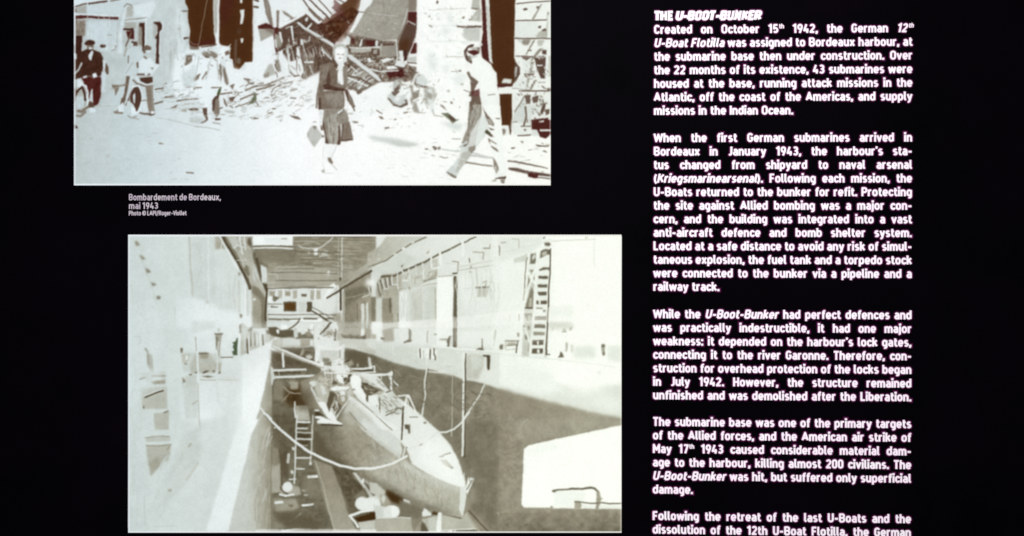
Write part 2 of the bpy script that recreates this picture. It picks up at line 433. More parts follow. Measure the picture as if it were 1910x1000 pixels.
PHOTO_A = '''
O printed_street
@ 0 0 1
G 0.5 139 250 190 370 250 224 130 -60 380 -60 380 350 130 350
G 0.5 370 250 226 560 250 248 370 -60 570 -60 570 350 370 350
G 0.5 560 250 248 1030 250 251 560 -60 1040 -60 1040 350 560 350
P 252@.8,22 500 245 620 240 840 255 840 300 600 312 500 300
O printed_house
@ 130 0 5.554
G 1 50 400 190 900 400 200 30 -300 1250 -300 1230 180 1240 450 1190 540 1120 700 1000 880 880 910 560 900 330 1010 40 1010
P 210,1 30 -60 900 -60 880 20 700 30 600 60 560 110 520 180 50 150
P 228,1 50 0 545 0 400 12 180 38 50 62
L 60 15 50 75 120 58 180 42
L 58 18 205 40 300 30 392 16
L 90 12 430 12 530 -4
P 165,1 80 72 180 60 182 150 85 155
P 70 50 80 78 90 80 130 50 130
L 238 14 50 150 300 160 510 178
P w 60 162 200 168 360 178 512 182 506 210 380 202 200 192 60 204
P 118,1.2 60 212 175 212 168 372 60 372
N 26 4 1 60 212 175 212 168 372 60 372
P 34 70 372 135 372 128 530 120 700 50 720 50 470 66 465
P 210,2 178 216 500 214 490 470 440 540 330 530 178 420
P 44 318 472 345 462 376 470 372 494 325 498
L 150 12 395 368 440 366
L 175 8 395 470 500 480
L 150 12 432 530 470 522 485 480
L 176 10 500 340 490 440
P 222,1.5 585 70 622 60 560 330 545 560 500 560 530 250
L 110 9 570 75 600 42 640 55 655 80
P 168,1.5 602 70 660 75 672 170 582 190
P 224,1.5 660 60 880 10 890 60 840 190 680 180
L 128 9 580 214 680 205 795 186
L 232 9 590 230 790 205
P 168,1 575 232 700 232 690 300 572 296
P 40 560 300 668 294 668 322 600 318 560 318
P w 590 330 672 318 675 410 605 400
L 90 16 640 345 585 480
L 150 20 590 500 570 580
P 190,1 550 330 590 345 600 400 560 480 548 440
P 132,1.5 716 262 758 280 762 480 716 470
P 42 724 240 786 238 780 545 756 540 756 380 752 290 722 268
L 236 10 796 200 790 480
P 168,2 866 250 908 262 902 400 874 396
P 44 866 236 942 228 968 268 962 312 938 334 930 668 896 660 902 412 884 400 916 352 912 270 872 250
L 232 10 972 240 966 320 940 340 935 560
P 196@.7,3 1020 440 1105 420 1100 830 1040 860
P 190@.6,3 960 300 1000 300 990 860 960 860
P 218,2 1105 60 1200 130 1220 400 1180 560 1110 560
L 165@.6 8 1050 450 1045 800
L 90 14 1168 116 1222 118
P 205,1 1175 60 1220 60 1225 110 1170 105
E 150,1 1141 305 14 14
P 52 1180 392 1240 392 1238 402 1200 412 1184 418
N 7 12 1 60 210 1230 60 1230 860 60 860
O printed_ruin
P b 1185 -300 2200 -300 2200 0 1400 0 1400 470 1290 455 1245 420 1252 330 1232 180 1236 90 1200 30
P 110,1 1240 470 1340 470 1340 524 1252 520
P 235,1 1205 524 1340 520 1340 570 1215 572
P 92,1 1215 578 1335 570 1290 655 1232 690
N 34 3 1 1215 560 1335 560 1290 655 1232 690
P 122,1 1118 702 1212 682 1176 762 1130 772
P 108,1 1130 720 1170 715 1160 800 1130 760
P 90,1 1270 830 1312 780 1312 860 1290 870
P 150,1 1108 800 1135 795 1130 880 1110 870
O printed_rubble
L 92 15 890 930 972 912
L 130 9 945 915 975 950
L 92 12 1130 915 1245 908
L 92 12 1060 992 1160 975
L 120 9 985 870 1010 866
L 100 10 1300 935 1340 880
O printed_person|man in a dark beret and jacket pushing a bicycle at the left edge
P 42 40 556 130 520 132 640 84 700 48 770
P 40 154 460 174 426 212 412 258 424 270 456 238 474 182 476
P 96,.5 182 472 256 470 250 510 225 540 190 520
P 205,.5 202 490 245 496 232 516 206 516
P 42 128 540 185 510 205 520 245 516 322 546 352 604 356 700 336 780 285 812 150 800 118 720 122 600
P 222 202 574 236 524 252 540 228 636 206 612
P 45 40 640 84 690 128 640 160 800 60 830 40 830
P 222 48 548 75 560 76 612 54 614
L 200 15 60 768 100 720 128 656
P w 128 806 335 800 340 880 325 1000 300 1080 262 1100 235 1080 246 1010 240 930 226 940 205 1040 190 1000 160 900
P 226 140 798 182 784 186 808 150 814
L 120 8 180 792 240 796
P 236 240 772 276 758 292 800 252 814
P 60 195 1050 250 1060 262 1120 180 1120
L 215 12 236 930 236 1030 240 1060
P 228 200 1120 258 1114 282 1160 216 1168
O printed_bicycle|bicycle beside the man in the beret
P 172,1 58 850 140 830 180 960 182 1090 140 1190 60 1170
P 228,1 80 820 130 830 150 880 110 920 84 900
L 40 22 60 990 100 930 140 900 160 970 168 1040
L 232 18 120 870 170 890 192 960 194 1050 178 1120
P 60 48 900 78 940 80 1000 50 1080
P 205,1 70 1000 150 1000 150 1110 80 1140
L 110 26 95 1150 130 1160 190 1110
L 120 22 80 1200 120 1210 170 1160
P 30 44 1290 80 1308 94 1330 48 1338
O printed_person|small pale figure standing behind the man in the beret
P 226 348 620 376 645 382 735 350 738
P 70 376 650 408 700 408 775 380 775 368 730
P 214,1 335 740 380 770 370 960 330 960
O printed_person|man in a white shirt seen from behind beside a bicycle
P 206 590 548 648 492 722 490 764 540 752 610 702 640 692 760 612 792 556 784 606 660 600 600
L 112 12 612 585 612 655
L 160 8 660 650 590 760
P 62 640 430 680 424 712 446 706 482 664 480
P 212,.5 640 445 664 452 664 482 646 484
P 205,.5 664 420 700 416 690 432 668 432
P 208 610 790 668 790 656 900 628 1000 600 1080 530 1150 500 1150 560 1000 590 880
P 82 590 790 628 790 604 940 580 1040 540 1130 490 1160 540 1060 570 960
P 78 540 1014 582 1024 548 1144 508 1160 530 1080
P 112 455 1156 500 1150 562 1168 550 1186 474 1178
P 228,.5 500 1110 560 1060 560 1160 510 1162
O printed_bicycle|bicycle leaning between the two men in white shirts
P 108 440 876 520 884 600 868 606 886 520 900 500 960 480 1000 470 930 446 906
P 205,.8 480 1000 540 900 580 900 520 1040 470 1090
P 52 638 960 690 884 742 930 748 1050 714 1150 692 1160 668 1090 630 1060
P 76 578 1094 640 964 622 1050 600 1050 590 1100
P 216,.5 660 990 684 960 680 1080 664 1060
L 234 16 660 900 720 890 752 960 756 1040 738 1130 700 1176
P 235,.5 640 1100 680 1120 700 1180 650 1200
L 140 12 610 1200 650 1226 700 1210
L 150 10 640 1220 720 1240
L 110 10 750 1045 880 1035
P 220,.6 760 1060 800 1060 830 1180 770 1180
L 88 16 735 1175 790 1190
O printed_person|youth in a white top and dark shorts holding a bicycle
P 84 765 490 800 470 848 490 846 522 790 527 786 562 764 552
P 196 790 526 842 524 836 572 802 612 784 582
P 226,.5 800 524 838 524 838 545 800 545
P 112 770 575 790 585 812 605 792 622 770 605
P 226 718 640 768 600 800 624 832 600 884 660 934 680 850 775 718 770
P 90 695 652 718 640 716 712 698 702
P 150 842 700 880 700 870 724 850 722
P 82 698 766 842 764 836 786 700 786
P 235,.5 780 760 830 764 790 790
P 50 730 812 862 798 868 852 800 882 738 860
L 226 16 690 800 720 850 790 880 860 880
L 92 14 660 830 700 870 790 895
P 112 790 890 866 880 868 960 872 1020 888 1170 842 1196 820 1150 800 1010
L 140 12 850 900 862 1050 868 1150
P 80 736 1176 850 1206 892 1184 886 1168 836 1174
P 232,.4 842 1160 880 1152 886 1176 850 1186
O printed_street
L 176 8 280 1100 490 1100
L 180 7 900 1224 1060 1248 1340 1320
L 176 6 300 1380 395 1388
E 172,.8 226 1434 22 8
L 186 8 80 1488 240 1500
E 176,.8 400 1620 22 8
L 190 7 390 1690 460 1690
L 190 6 90 1750 210 1752
P 110,.6 920 1478 950 1478 995 1498 940 1498
L 130 8 1210 1785 1290 1792
O printed_rubble
@ 130 170 5.554
L 92 18 996 66 1050 58 1080 60 1160 26
L 88 16 1116 104 1190 92 1330 82
L 92 16 890 130 965 108
P 100,.5 1040 180 1100 150 1130 140 1100 180
P 86,.5 1225 190 1290 172 1340 182 1340 205 1270 205
P 150,1 1150 190 1220 180 1220 220 1160 215
P 168,2 1240 300 1340 280 1340 330 1260 325
L 170 7 990 185 1150 180
@ 350 0 5.554
O printed_ruin
P 236,2 -140 560 130 560 340 560 480 620 600 650 690 640 690 -300 1400 -300 1400 1000 -140 1000
P b 12 -300 266 -300 270 100 280 350 300 400 292 466 150 474 100 492 28 474 18 440 30 330 10 230
P w@.6,2 20 440 300 400 296 470 150 474 100 492 28 474
L 112 9 216 -60 150 300 112 490
L 150 6 30 430 60 460 110 468
P 236 262 -300 342 -300 326 484 298 484 284 362 274 150
P 172,1 266 -60 326 -60 312 352 286 352 274 180
P 245 326 -300 342 -300 324 490 302 490
P b 342 -300 696 -300 690 70 678 180 692 330 686 560 680 642 600 652 540 724 478 712 470 622 440 602 442 480 350 472 328 450
P w@.5,3 342 -60 500 -60 440 200 342 300
P 232 550 -40 578 -40 570 40 546 40
P 230 544 110 592 104 586 180 576 250 548 256 556 160
P 232 550 400 582 398 576 442 560 446
P 74,1 488 412 516 408 510 650 486 700
E 92,1 532 634 22 32
P 60@.7,2 520 300 560 300 560 360 520 350
P 238 588 654 680 642 690 560 760 540 870 540 870 830 600 830
P 225,1 540 724 600 655 600 720 560 745
O printed_rubble
P 240,4 -140 720 130 580 300 620 560 740 860 820 1340 760 1340 1010 -140 1010
O printed_ruin
P 120,1 -10 575 60 570 50 650 10 680 -30 680
N 40 3 1 -20 560 120 560 60 680 -30 690
P 124,1 150 545 250 530 322 566 310 606 200 604 160 570
P 72,.6 170 575 300 600 260 616 200 604
L 70 12 150 490 250 480 300 465
L 225 14 215 522 300 512
O printed_person|man in a white shirt walking away in front of the rubble
P 244 322 560 352 500 380 486 442 488 442 542 400 562 376 592 340 592
P 92,.6 390 540 430 520 440 560 400 580
P 238 130 590 180 600 318 606 350 700 372 850 340 920 300 960 300 1020 240 1080 240 1240 190 1240 180 1100 150 1080 60 950 0 940 -60 960 -120 900 -60 720
P 112 330 680 352 650 362 780 346 860
P 130,.6 320 720 345 720 350 790 330 780
P 112,.8 358 680 386 676 436 870 412 888 388 850
P 225,.6 340 610 390 610 400 680 360 690
P 96,.6 60 820 100 780 140 760 110 830 70 850
P 110,.6 150 820 190 740 222 740 180 790 160 836
L 115 11 -10 908 22 908
L 100 12 70 930 90 910 150 910
L 92 12 250 910 350 908
P g 318 930 350 905 345 960 322 1020 300 1020
P 56 290 1000 332 980 328 1024 296 1040 292 1150 262 1160 258 1040
P 112,.8 296 1030 330 1020 340 1180 300 1220 276 1170
P 62 155 1120 205 1118 214 1230 198 1240 172 1200
P 60 282 1228 346 1226 342 1246 292 1252
P 72 190 1240 214 1224 212 1252 150 1278 130 1272
L 130 9 265 1272 340 1286
O printed_street
P 196,2.5 20 1220 130 1218 190 1240 140 1270 40 1262
L 168 8 80 1310 200 1320 340 1350
L 90 10 0 1790 66 1796
P 60,.5 180 1924 240 1918 236 1932 190 1932
O printed_rubble
P 118,.6 586 826 650 820 700 850 690 880 640 880 620 840
P 230,.6 640 838 690 830 690 852 650 856
L 100 16 600 940 720 890
L 110 16 450 895 482 880
P 88 448 884 485 880 476 925 462 922
L 90 14 340 975 460 962
L 120 10 520 968 570 955
L 120 16 640 930 700 900 860 880
L 225 10 640 950 720 922
L 105 18 720 935 800 915 900 880
P 235,.6 780 880 860 860 840 880 760 905
L 112 14 800 888 900 850 1000 812
L 104 10 870 960 890 920 960 880 1090 850
L 128 10 880 850 1000 800 1120 780
L 96 16 1110 795 1180 778 1260 740
P g@.8 690 955 718 970 712 1010 690 1010 682 985
L 92 15 550 1032 650 990 700 975
P g@.8 676 1010 712 990 720 1030 700 1070 640 1090
L 104 12 500 1110 600 1080 690 1050
P 100 370 1010 400 1050 420 1100 404 1108 384 1075
P 74 425 1010 500 1000 470 1055 440 1050
L 98 14 340 976 460 962
L 110 14 440 1100 470 1115
L 104 12 710 1055 738 1095
L 96 14 325 1130 365 1118
P 160,1.5 380 1140 500 1158 480 1175 400 1165
L 140 10 355 1190 388 1190
L 128 12 870 980 880 1010
P 90,.5 872 1122 920 1122 915 1136 885 1136
L 100 12 840 1178 880 1168
P 100,.5 640 1216 740 1222 730 1236 690 1238
P 92,.6 1050 1190 1150 1210 1180 1245 1110 1230
P 130,.6 1090 1160 1120 1180 1110 1192
P 160,1 950 1246 990 1236 970 1266
L 96 13 1070 1020 1125 1022
P 210,2 1220 1020 1290 1020 1280 1060 1220 1060
L 90 10 975 960 1010 965
L 176 8 480 1204 510 1200
L 100 12 590 820 640 822
P 242,1 880 990 920 920 1000 910 1100 880 1130 920 1240 860 1340 800 1340 1010 880 1010
L 150 7 890 990 930 930 990 915 1060 890
O printed_ruin
@ 470 0 4.167
P 236,1 10 0 100 0 160 210 170 310 130 620 10 640
G 1 20 0 236 200 200 232 20 -240 440 -240 520 180 420 100 220 200 160 210 50 210 20 120
P w 215 200 405 110 470 165 640 340 640 470 530 520 480 560 400 600 350 420 190 420 160 230
P 60 300 150 420 110 560 190 780 60 840 100 640 350 640 480 560 470 420 400 300 340
G 2 300 200 62 640 480 74 200 230 420 130 640 340 640 500 480 580 400 620 220 390
P w@.6,6 640 -240 900 -240 790 180 740 280 640 340 480 190 560 150
P b@.75,4 760 -240 905 -240 830 80 780 200 720 120 680 60
P b@.7,8 520 180 700 120 760 210 700 300 620 310
N 26 4 2 250 150 640 160 860 20 740 280 640 470 480 580 400 600 300 430
K 26 95 150 6 1.4 -40 60 260 200 640 160 740 250 640 470 440 580 280 400
P 170,.7 20 50 70 40 110 130 80 200 20 180
P 234,.7 20 40 90 20 120 130 80 190 40 210 20 160
L 60 16 28 0 50 10
L 80 18 22 55 50 60
P 112,.7 88 -20 130 0 145 60 170 200 150 215 110 110
P 124,.6 96 0 128 6 140 70 120 110
P 108,.7 192 84 214 84 212 212 196 212
P 118,.7 232 84 262 96 330 145 318 158 250 110
P 238,.5 210 190 320 150 400 100 412 118 220 222
L 240 14 215 214 330 160 408 112
L 110 8 222 226 412 122
P w 50 205 110 180 150 195 180 220 170 240 50 226
P 150,1 52 228 176 232 160 280 68 328
P 112,1.5 100 222 176 232 172 270 120 250
G 1 170 300 236 130 600 240 20 330 70 330 158 284 170 470 220 460 140 640 10 620
P 138,1 176 260 230 280 240 350 210 390 180 350
P 232,.5 208 250 225 250 245 330 234 340
P 230,.5 302 205 320 200 330 330 350 330 322 345
L 205 8 265 222 300 208
L 160 9 165 430 240 392 350 340
P 236,.5 140 440 240 390 245 460 165 490
P 132,1 176 470 210 462 232 560 196 560
P 232,.6 218 460 245 450 280 600 248 600
P 232,.6 268 390 285 380 300 480 345 470 345 580 300 600 290 500
P 232,.6 350 370 372 360 378 440 408 560 380 600 352 560
P 226,.6 380 310 400 308 405 350 382 352
P 180,.7 404 308 452 320 440 334 404 336
P 172,1.2 138 500 160 500 190 580 120 600 90 580
P 128,1 90 585 136 560 136 600 100 610
P 108,1 404 420 490 420 480 560 420 620 404 560
L 238 12 414 486 474 484
P 84@.8,1 430 540 476 530 430 600 410 600
P 215,.6 415 150 440 130 438 166 420 170
O printed_beam
P 220,.5 345 178 365 172 424 222 470 178 464 200 440 226 640 345 640 380 600 350 420 240
L 170 6 424 236 600 345
P 214,.5 536 390 548 385 632 462 626 474
L 140 7 560 386 634 452
O printed_ruin
P 232,.5 420 -240 700 -240 620 60 664 104 622 118 606 148 576 130 528 188 508 190 400 80
L 70 11 395 -10 440 60 550 160
L 62 12 440 -10 520 70 605 150
L 70 9 510 -10 620 110
P 90,.5 430 40 460 80 540 160 528 168 440 80
P 228,.5 620 30 640 20 634 50 620 60
P 226,.6 626 -20 760 -60 740 8 690 38
L 70 9 660 -10 720 22
E 70,.6 690 68 8 10
P 138,1 740 160 764 180 756 190 738 172
P w@.5,4 640 90 720 60 700 140 650 130
K 14 70 130 7 1.3 -30 40 540 200 720 150 730 260 640 330
O printed_roof_panel
G 1 900 100 150 1050 300 148 965 -240 1290 -240 1214 100 1140 310 1010 320 770 262 870 110
N 10 4 1 965 -60 1240 -60 1214 100 1140 310 1010 320 770 262 870 110
L 128 6 850 96 1020 112 1200 130
L 190 5 900 100 1000 116 1140 126
L 132 5 1020 0 1030 112
L 134 4 900 160 1170 205
L 134 4 940 20 1210 60
L 134 4 1000 130 980 300
L 134 4 1100 140 1080 300
L 196 7 1210 70 1190 150 1140 300
P 112,1 1214 100 1230 90 1200 220 1140 320 1120 320 1190 180
L 128 9 770 264 900 296 1010 322
E 205,.6 910 230 9 6
E 196,.6 1106 230 10 5
E 190,.6 1118 184 8 5
P 118,1 1220 -60 1290 -60 1280 90 1215 92
O printed_ruin
P 234,.5 862 -60 972 -60 930 30 860 100 830 92
P 236,.5 834 100 870 108 780 260 760 250
L 80 6 826 94 868 100
P w 1215 96 1284 92 1290 200 1210 210
P 60,.8 1200 190 1290 170 1270 320 1210 440 1140 440 1140 320
P b@.7,3 1140 330 1230 300 1220 400 1150 430
L 210 8 1215 168 1270 196
P w 1240 340 1310 332 1330 360 1300 410 1230 430
L 215 8 1272 300 1250 360 1226 420
O printed_rubble
P 96,1 720 260 860 290 1010 320 1140 320 1140 470 1240 520 1330 520 1300 600 1200 640 1000 640 840 720 740 690 740 420
N 46 3 1 720 260 860 290 1010 320 1140 320 1140 470 1240 520 1330 520 1300 600 1200 640 1000 640 840 720 740 690
K 110 150 226 5 2 -15 50 760 420 1000 400 1140 440 1320 520 1180 640 1010 636 760 440
K 70 45 75 4.5 1.8 -10 60 760 420 1000 400 1140 440 1320 520 1180 640 1010 636 760 440
P 60 860 308 970 316 960 372 840 360
P w 880 318 960 322 955 365 890 358
P 225,.5 832 360 850 310 864 300 850 364
P 218,.5 962 320 984 316 975 366 960 364
P 168,.6 770 380 1000 366 1000 394 870 410 770 412
L 226 8 760 374 900 376 1000 368
P 140,1 1004 340 1120 330 1130 440 1010 450
P 60 1015 342 1110 338 1104 356 1020 360
P 66,.6 930 380 990 384 984 436 930 430
P 150,.6 946 392 976 388 972 420 944 420
L 220 9 1120 310 1130 400 1128 490
L 180 9 1008 350 1000 440
P 226,.5 1142 400 1176 396 1172 462 1150 470
P 40 1176 400 1200 390 1210 470 1180 480
P 226,.5 1150 470 1200 500 1180 530 1108 506 1124 480
P 60 1110 512 1190 532 1180 544 1110 530
P w 1050 550 1180 540 1190 600 1060 606
N 20 3 1 1050 550 1180 540 1190 600 1060 606
P 190,.6 1215 420 1330 428 1330 470 1300 500 1204 480
P 232,.5 1220 424 1290 420 1280 440 1220 450
L 60 8 1210 490 1300 500
P 226,.5 895 456 920 452 936 480 910 490
P 232,.5 1000 470 1060 450 1100 464 1020 490
L 226 10 920 540 1000 560 1140 550
P 235,.5 1040 520 1100 510 1140 530 1060 545
P 222,.6 720 310 745 276 768 300 760 350 730 350
P w@.8,1 770 290 800 300 800 350 770 340
P 232,.6 700 336 735 312 740 350 710 356
P 138,1 740 540 900 560 960 640 840 700 740 680
K 30 190 232 16 2.6 -36 6 740 500 830 520 950 620 840 700 740 660
K 20 60 90 16 2 -36 6 740 500 830 520 950 640 840 720 740 680
L 232 12 745 606 830 640 900 670
L 74 14 742 590 850 612 930 660
L 230 9 760 510 820 560
P 60 742 500 772 505 760 530 742 530
L 100 12 740 660 850 720
O printed_beam
P 216,.5 742 420 780 432 980 590 1010 634 990 632 760 462
L 112 7 750 458 860 540 985 634
O printed_ruin
P 245,2 740 690 800 740 850 730 960 660 1060 640 1180 640 1200 660 1180 800 1000 860 780 960 740 800
O printed_pillar
P 247,1 1288 -240 1400 -240 1400 640 1340 640 1336 470 1320 340 1280 330 1284 200
L 190 5 1290 78 1380 76
@ 800 0 5.554
P 248,1 -100 -300 540 -300 540 460 520 600 700 760 720 900 560 1100 -100 1100 -130 700
L 176 6 0 108 240 96 380 88
L 206 5 0 270 230 268
L 200 5 20 432 260 430 400 440
L 140 6 180 588 360 590
L 130 7 230 746 320 744
E 120,.6 326 738 14 12
E 74,.6 90 26 12 18
P 90,.7 344 180 376 176 360 200 346 198
E 120,.6 4 172 10 10
P 130,.7 0 256 40 280 36 292 0 270
P 178,1 462 -40 534 -40 530 100 440 84
P 96,.7 436 82 520 90 524 108 440 94
P 176,1.2 500 100 545 96 540 230 420 215 460 160
P 110,.8 410 205 460 206 440 216 412 216
P 60,.7 280 264 340 276 545 268 548 290 420 296 400 330 384 296 290 284
P 190,1.5 360 290 540 296 530 430 400 430 350 380
L 222 8 535 300 528 430
P 230,3 190 150 230 150 280 260 200 240
P 226@.8,3 130 290 210 280 220 340 160 370
P 228,3 140 680 220 670 200 760 150 760
P 234,3 240 800 340 760 400 800 350 880 280 880
E 150,1 345 878 18 9
P 232,3 0 540 80 560 100 680 20 760 0 740
P 178,1.5 -60 890 60 910 80 1000 30 1100 -40 1080
E 150,1 205 945 14 12
L 120 7 150 1055 185 1060
P 100,.7 224 1050 250 1065 240 1080 226 1078
P 110,.7 112 1082 150 1100 190 1150 130 1110
P 116,.7 250 1020 270 1030 260 1040
N 5 9 1 -100 0 540 0 540 460 500 900 -100 1000
O printed_rubble
P 226,1.5 -20 930 30 920 60 1150 40 1190 0 1080
L 150 8 40 1140 60 1200 150 1210
P g@.75 130 1176 200 1172 250 1212 280 1240 320 1240 270 1264 244 1290 210 1240
P 60 200 1190 256 1220 276 1246 240 1272 214 1230
P 214,3 100 1260 350 1290 340 1350 280 1360
L 150 8 240 1440 330 1442
O printed_ruin
P b 545 -300 905 -300 890 400 888 600 930 680 945 770 880 870 860 900 860 1160 870 1300 845 1400 822 1300 750 1300 700 760 560 620 530 560 560 340
P w 545 -60 585 -60 600 250 640 660 560 620 530 560 560 340
P 226,.5 574 -300 612 -300 640 380 658 670 626 640 600 300
P 190,1 592 60 610 60 640 420 646 640
P 226,1 750 860 770 816 862 826 852 868
P 240 718 905 868 895 868 975 720 975
P w 700 880 720 870 868 880 866 896 720 906
P b 726 980 860 980 858 1160 870 1300 826 1300 750 1280 740 1120
P 236 752 1306 826 1304 842 1400 770 1400
P 70,.7 824 1290 850 1290 846 1400 836 1380
P 112,1 756 1330 796 1340 790 1380 770 1408
P 210,1 890 700 912 690 910 800 890 830
O printed_wall
P 238,1 905 -300 1290 -300 1290 460 1290 970 868 960 868 890 945 770 895 640 888 580 892 400
P 225,2 905 220 1120 220 1140 400 900 400
L 74 12 912 40 1060 28 1265 14
L 70 12 905 218 1050 214 1230 210
L 66 13 895 402 1100 402 1265 402
L 66 12 905 588 1060 590 1180 588
P 150,.6 1160 50 1180 40 1080 215 1055 215
P 66 972 98 996 84 1022 92 1018 108 985 112
P 100,.6 1110 70 1150 66 1130 100 1112 92
P 66 1130 276 1165 268 1160 296 1136 296
P 60 1165 318 1200 300 1224 310 1216 336 1176 336
P 176,1 1140 330 1240 320 1220 390 1100 396
P 140,.8 1225 130 1245 130 1230 400 1215 400
P 130,1 920 412 1060 410 1030 470 985 470 960 440
P 205,1 930 415 985 412 960 445 930 440
P 180,1 1120 420 1200 420 1170 480 1130 480
P 120,.7 1080 420 1100 420 1010 576 996 576
P 100,.6 1020 520 1065 520 1060 536 1020 530
P 128,.8 1140 510 1190 500 1060 640 1040 640
P 60 1175 520 1215 520 1215 570 1170 560
P 62 1090 600 1215 590 1205 820 1160 820 1120 720
P 226,1 950 612 1060 620 1060 740 980 760
P 64 955 600 1060 600 1010 630
P 150,1 1055 640 1090 640 1060 780 1010 940 990 940 1030 780
P 74 980 770 1095 764 1090 778 1040 784 1036 800 1000 804
P 60 890 640 940 700 945 770 880 870
P 205,1 895 700 915 690 905 800 890 800
P 226,2 885 860 990 780 1010 900 985 940 870 900
L 130 7 866 918 980 930 1200 950
P 128,.8 1100 830 1120 830 1050 950 1020 950
P 226,1 1225 160 1268 160 1240 400 1226 400
P 236,.6 1215 590 1230 580 1220 830 1200 830
P 172,.8 1240 580 1265 580 1262 800 1244 800
P 66 1222 920 1262 920 1262 945 1226 945
L 120 8 1160 860 1200 860
O printed_rubble
P 232,1 868 960 1290 960 1290 1430 1060 1400 880 1400 850 1330 868 1200
L 74 14 940 946 1030 944 1250 948
P 205,1 880 1170 990 1010 1000 1040 1000 1280 870 1270
L 128 14 890 1160 930 1100 985 1010
P 82 990 990 1055 985 1050 1080 1010 1070
P 80 1070 1010 1140 990 1130 1060 1080 1070
P 215,1 1020 1090 1130 1080 1140 1160 1070 1200 1060 1290 1010 1290
L 92 20 1000 1110 1010 1200 985 1300
P 120,.7 1150 990 1180 1000 1200 1090 1150 1100
P 226,.7 1145 1000 1185 1020 1170 1080 1140 1060
P 66 1180 1090 1215 1060 1200 1140 1160 1200 1150 1160
P w 1060 1240 1240 1220 1270 1260 1270 1380 1210 1440 1150 1420 1120 1350 1060 1340
P 226,.5 1140 1252 1196 1246 1190 1264 1146 1270
P 230,.5 1150 1340 1270 1344 1268 1362 1150 1360
P 232,.5 1236 1220 1270 1210 1270 1240 1236 1240
P 80 1200 1140 1250 1130 1250 1180 1210 1200
P 215,1 1070 1350 1120 1350 1140 1410 1060 1410
P 90 870 1265 920 1258 920 1268 860 1270
L 92 14 920 1408 1050 1400
L 100 12 960 1310 1060 1308
E 92,.6 1000 1346 14 12
P 130,.6 940 1460 980 1464 975 1490
P 84,.5 1100 1494 1150 1506 1245 1512 1240 1524 1130 1522
P 100,.5 845 1530 890 1526 896 1540 860 1546
P 110,.5 1168 1566 1200 1560 1230 1580 1220 1586
L 128 8 1030 1556 1060 1552
P 60,.6 42 1530 70 1520 90 1540 70 1562 50 1550
P 130,.6 90 1530 120 1520 126 1550 96 1558
L 200 16 140 1550 420 1580 660 1640
L 112 10 120 1628 160 1640 195 1638
L 160 8 30 1612 60 1618
O printed_rail
L 196 22 410 1610 560 1626 660 1640
P 110,.6 350 1680 375 1670 540 1700 665 1716 665 1730 540 1716 400 1692 360 1702
P 100,.5 812 1662 900 1668 1090 1706 1236 1742 1236 1752 1080 1722 880 1684 815 1680
P 70,.6 820 1740 900 1742 1050 1776 1270 1806 1270 1860 1180 1850 1030 1830 1020 1800 900 1780 826 1762
P w 1030 1790 1130 1796 1140 1840 1100 1848 1030 1832
L 232 14 1135 1828 1200 1834 1260 1840
O printed_rubble
@ 570 0 5.554
P 190,1 920 830 980 830 990 900 960 960 910 980 900 900
P 84,.8 920 920 980 870 975 920 920 980
L 120 9 920 850 950 820 1000 880
P 205,1 850 990 900 960 960 1000 1060 980 1060 1080 1000 1110 920 1100 860 1040
P 84,.7 850 1020 870 1020 910 1070 980 1100 1050 1060 1020 1040 1060 1030 1060 1090 990 1120 910 1100
P 92,.7 890 950 930 960 960 940 980 950 930 1000 900 980
P 235,.8 930 1000 990 1010 960 1060 920 1040
P 150,1 1000 880 1110 880 1130 1000 1100 1090 1070 1000
P 244,1 1000 890 1080 880 1100 1000 1060 1060
P 128,.8 1110 960 1180 930 1170 1010 1110 1040
P 130,1 1150 780 1200 770 1160 900 1120 880
P 64,.8 1130 860 1220 890 1280 900 1240 910 1150 900
P 214,1 1150 800 1220 770 1280 860 1220 890 1150 870
P 150,1.2 1110 1070 1150 1060 1180 1180 1120 1160
P 150,1 1260 960 1310 970 1310 1040 1250 1010
P 92,.7 1090 770 1180 750 1120 840 1090 870
P 226,1 1140 770 1190 755 1110 850 1090 860
L 90 10 735 1146 790 1178
P 96,.6 755 1206 790 1208 815 1238 780 1232
P 110,.6 915 1236 950 1232 940 1248 920 1248
P 88,.6 810 1322 866 1318 870 1330 830 1338
P 96,.6 1010 1165 1070 1155 1060 1170 1020 1176
P 90 520 950 600 930 570 970 540 985
P 214,2 600 1010 650 1000 640 1030 605 1030
O printed_street
P 198@.9,2.5 640 1402 780 1420 960 1440 1190 1500 1090 1524 980 1520 820 1480 690 1444
P 190@.7,1.5 860 1470 1000 1474 1180 1502 1080 1522 980 1516
P 92,.5 1235 1540 1275 1542 1260 1554 1240 1552
P 70 1318 1520 1340 1520 1340 1550
L 180 9 1310 1610 1340 1618
O printed_person|woman in a dark jacket and skirt walking with a pale bag
P 232,.5 300 520 320 470 380 465 425 500 430 600 400 650 350 670 310 620
P 150,.6 290 500 320 460 400 460 430 500 440 580 425 600 418 520 370 486 310 520 300 600 285 560
P 215,.4 320 455 390 446 420 470 330 475
P 246,.4 312 530 345 510 400 520 418 560 405 630 365 668 330 640
L 130 7 332 566 356 570
L 140 7 376 572 396 572
L 130 7 345 604 372 602
P 176,.6 345 610 375 612 370 630 348 626
P 60,.5 284 600 320 640 340 680 330 720 300 680 278 630
P 60,.5 395 650 430 640 430 690 400 680
P 112,.6 140 690 250 650 300 670 330 740 340 850 420 890 430 700 400 660 440 690 436 900 400 940 200 930 130 1010 124 1124 105 1124 118 960 140 850 150 740
P 100,.8 160 700 280 660 330 740 330 880 220 880 150 980
P 118,.8 180 700 250 680 230 800 170 860
P 62,.8 215 830 250 720 270 850 230 900
P 245,.4 335 690 385 690 400 760 385 890 340 850
P 205,.5 330 840 355 840 360 870 335 860
P 130,.6 385 690 430 690 430 880 395 900
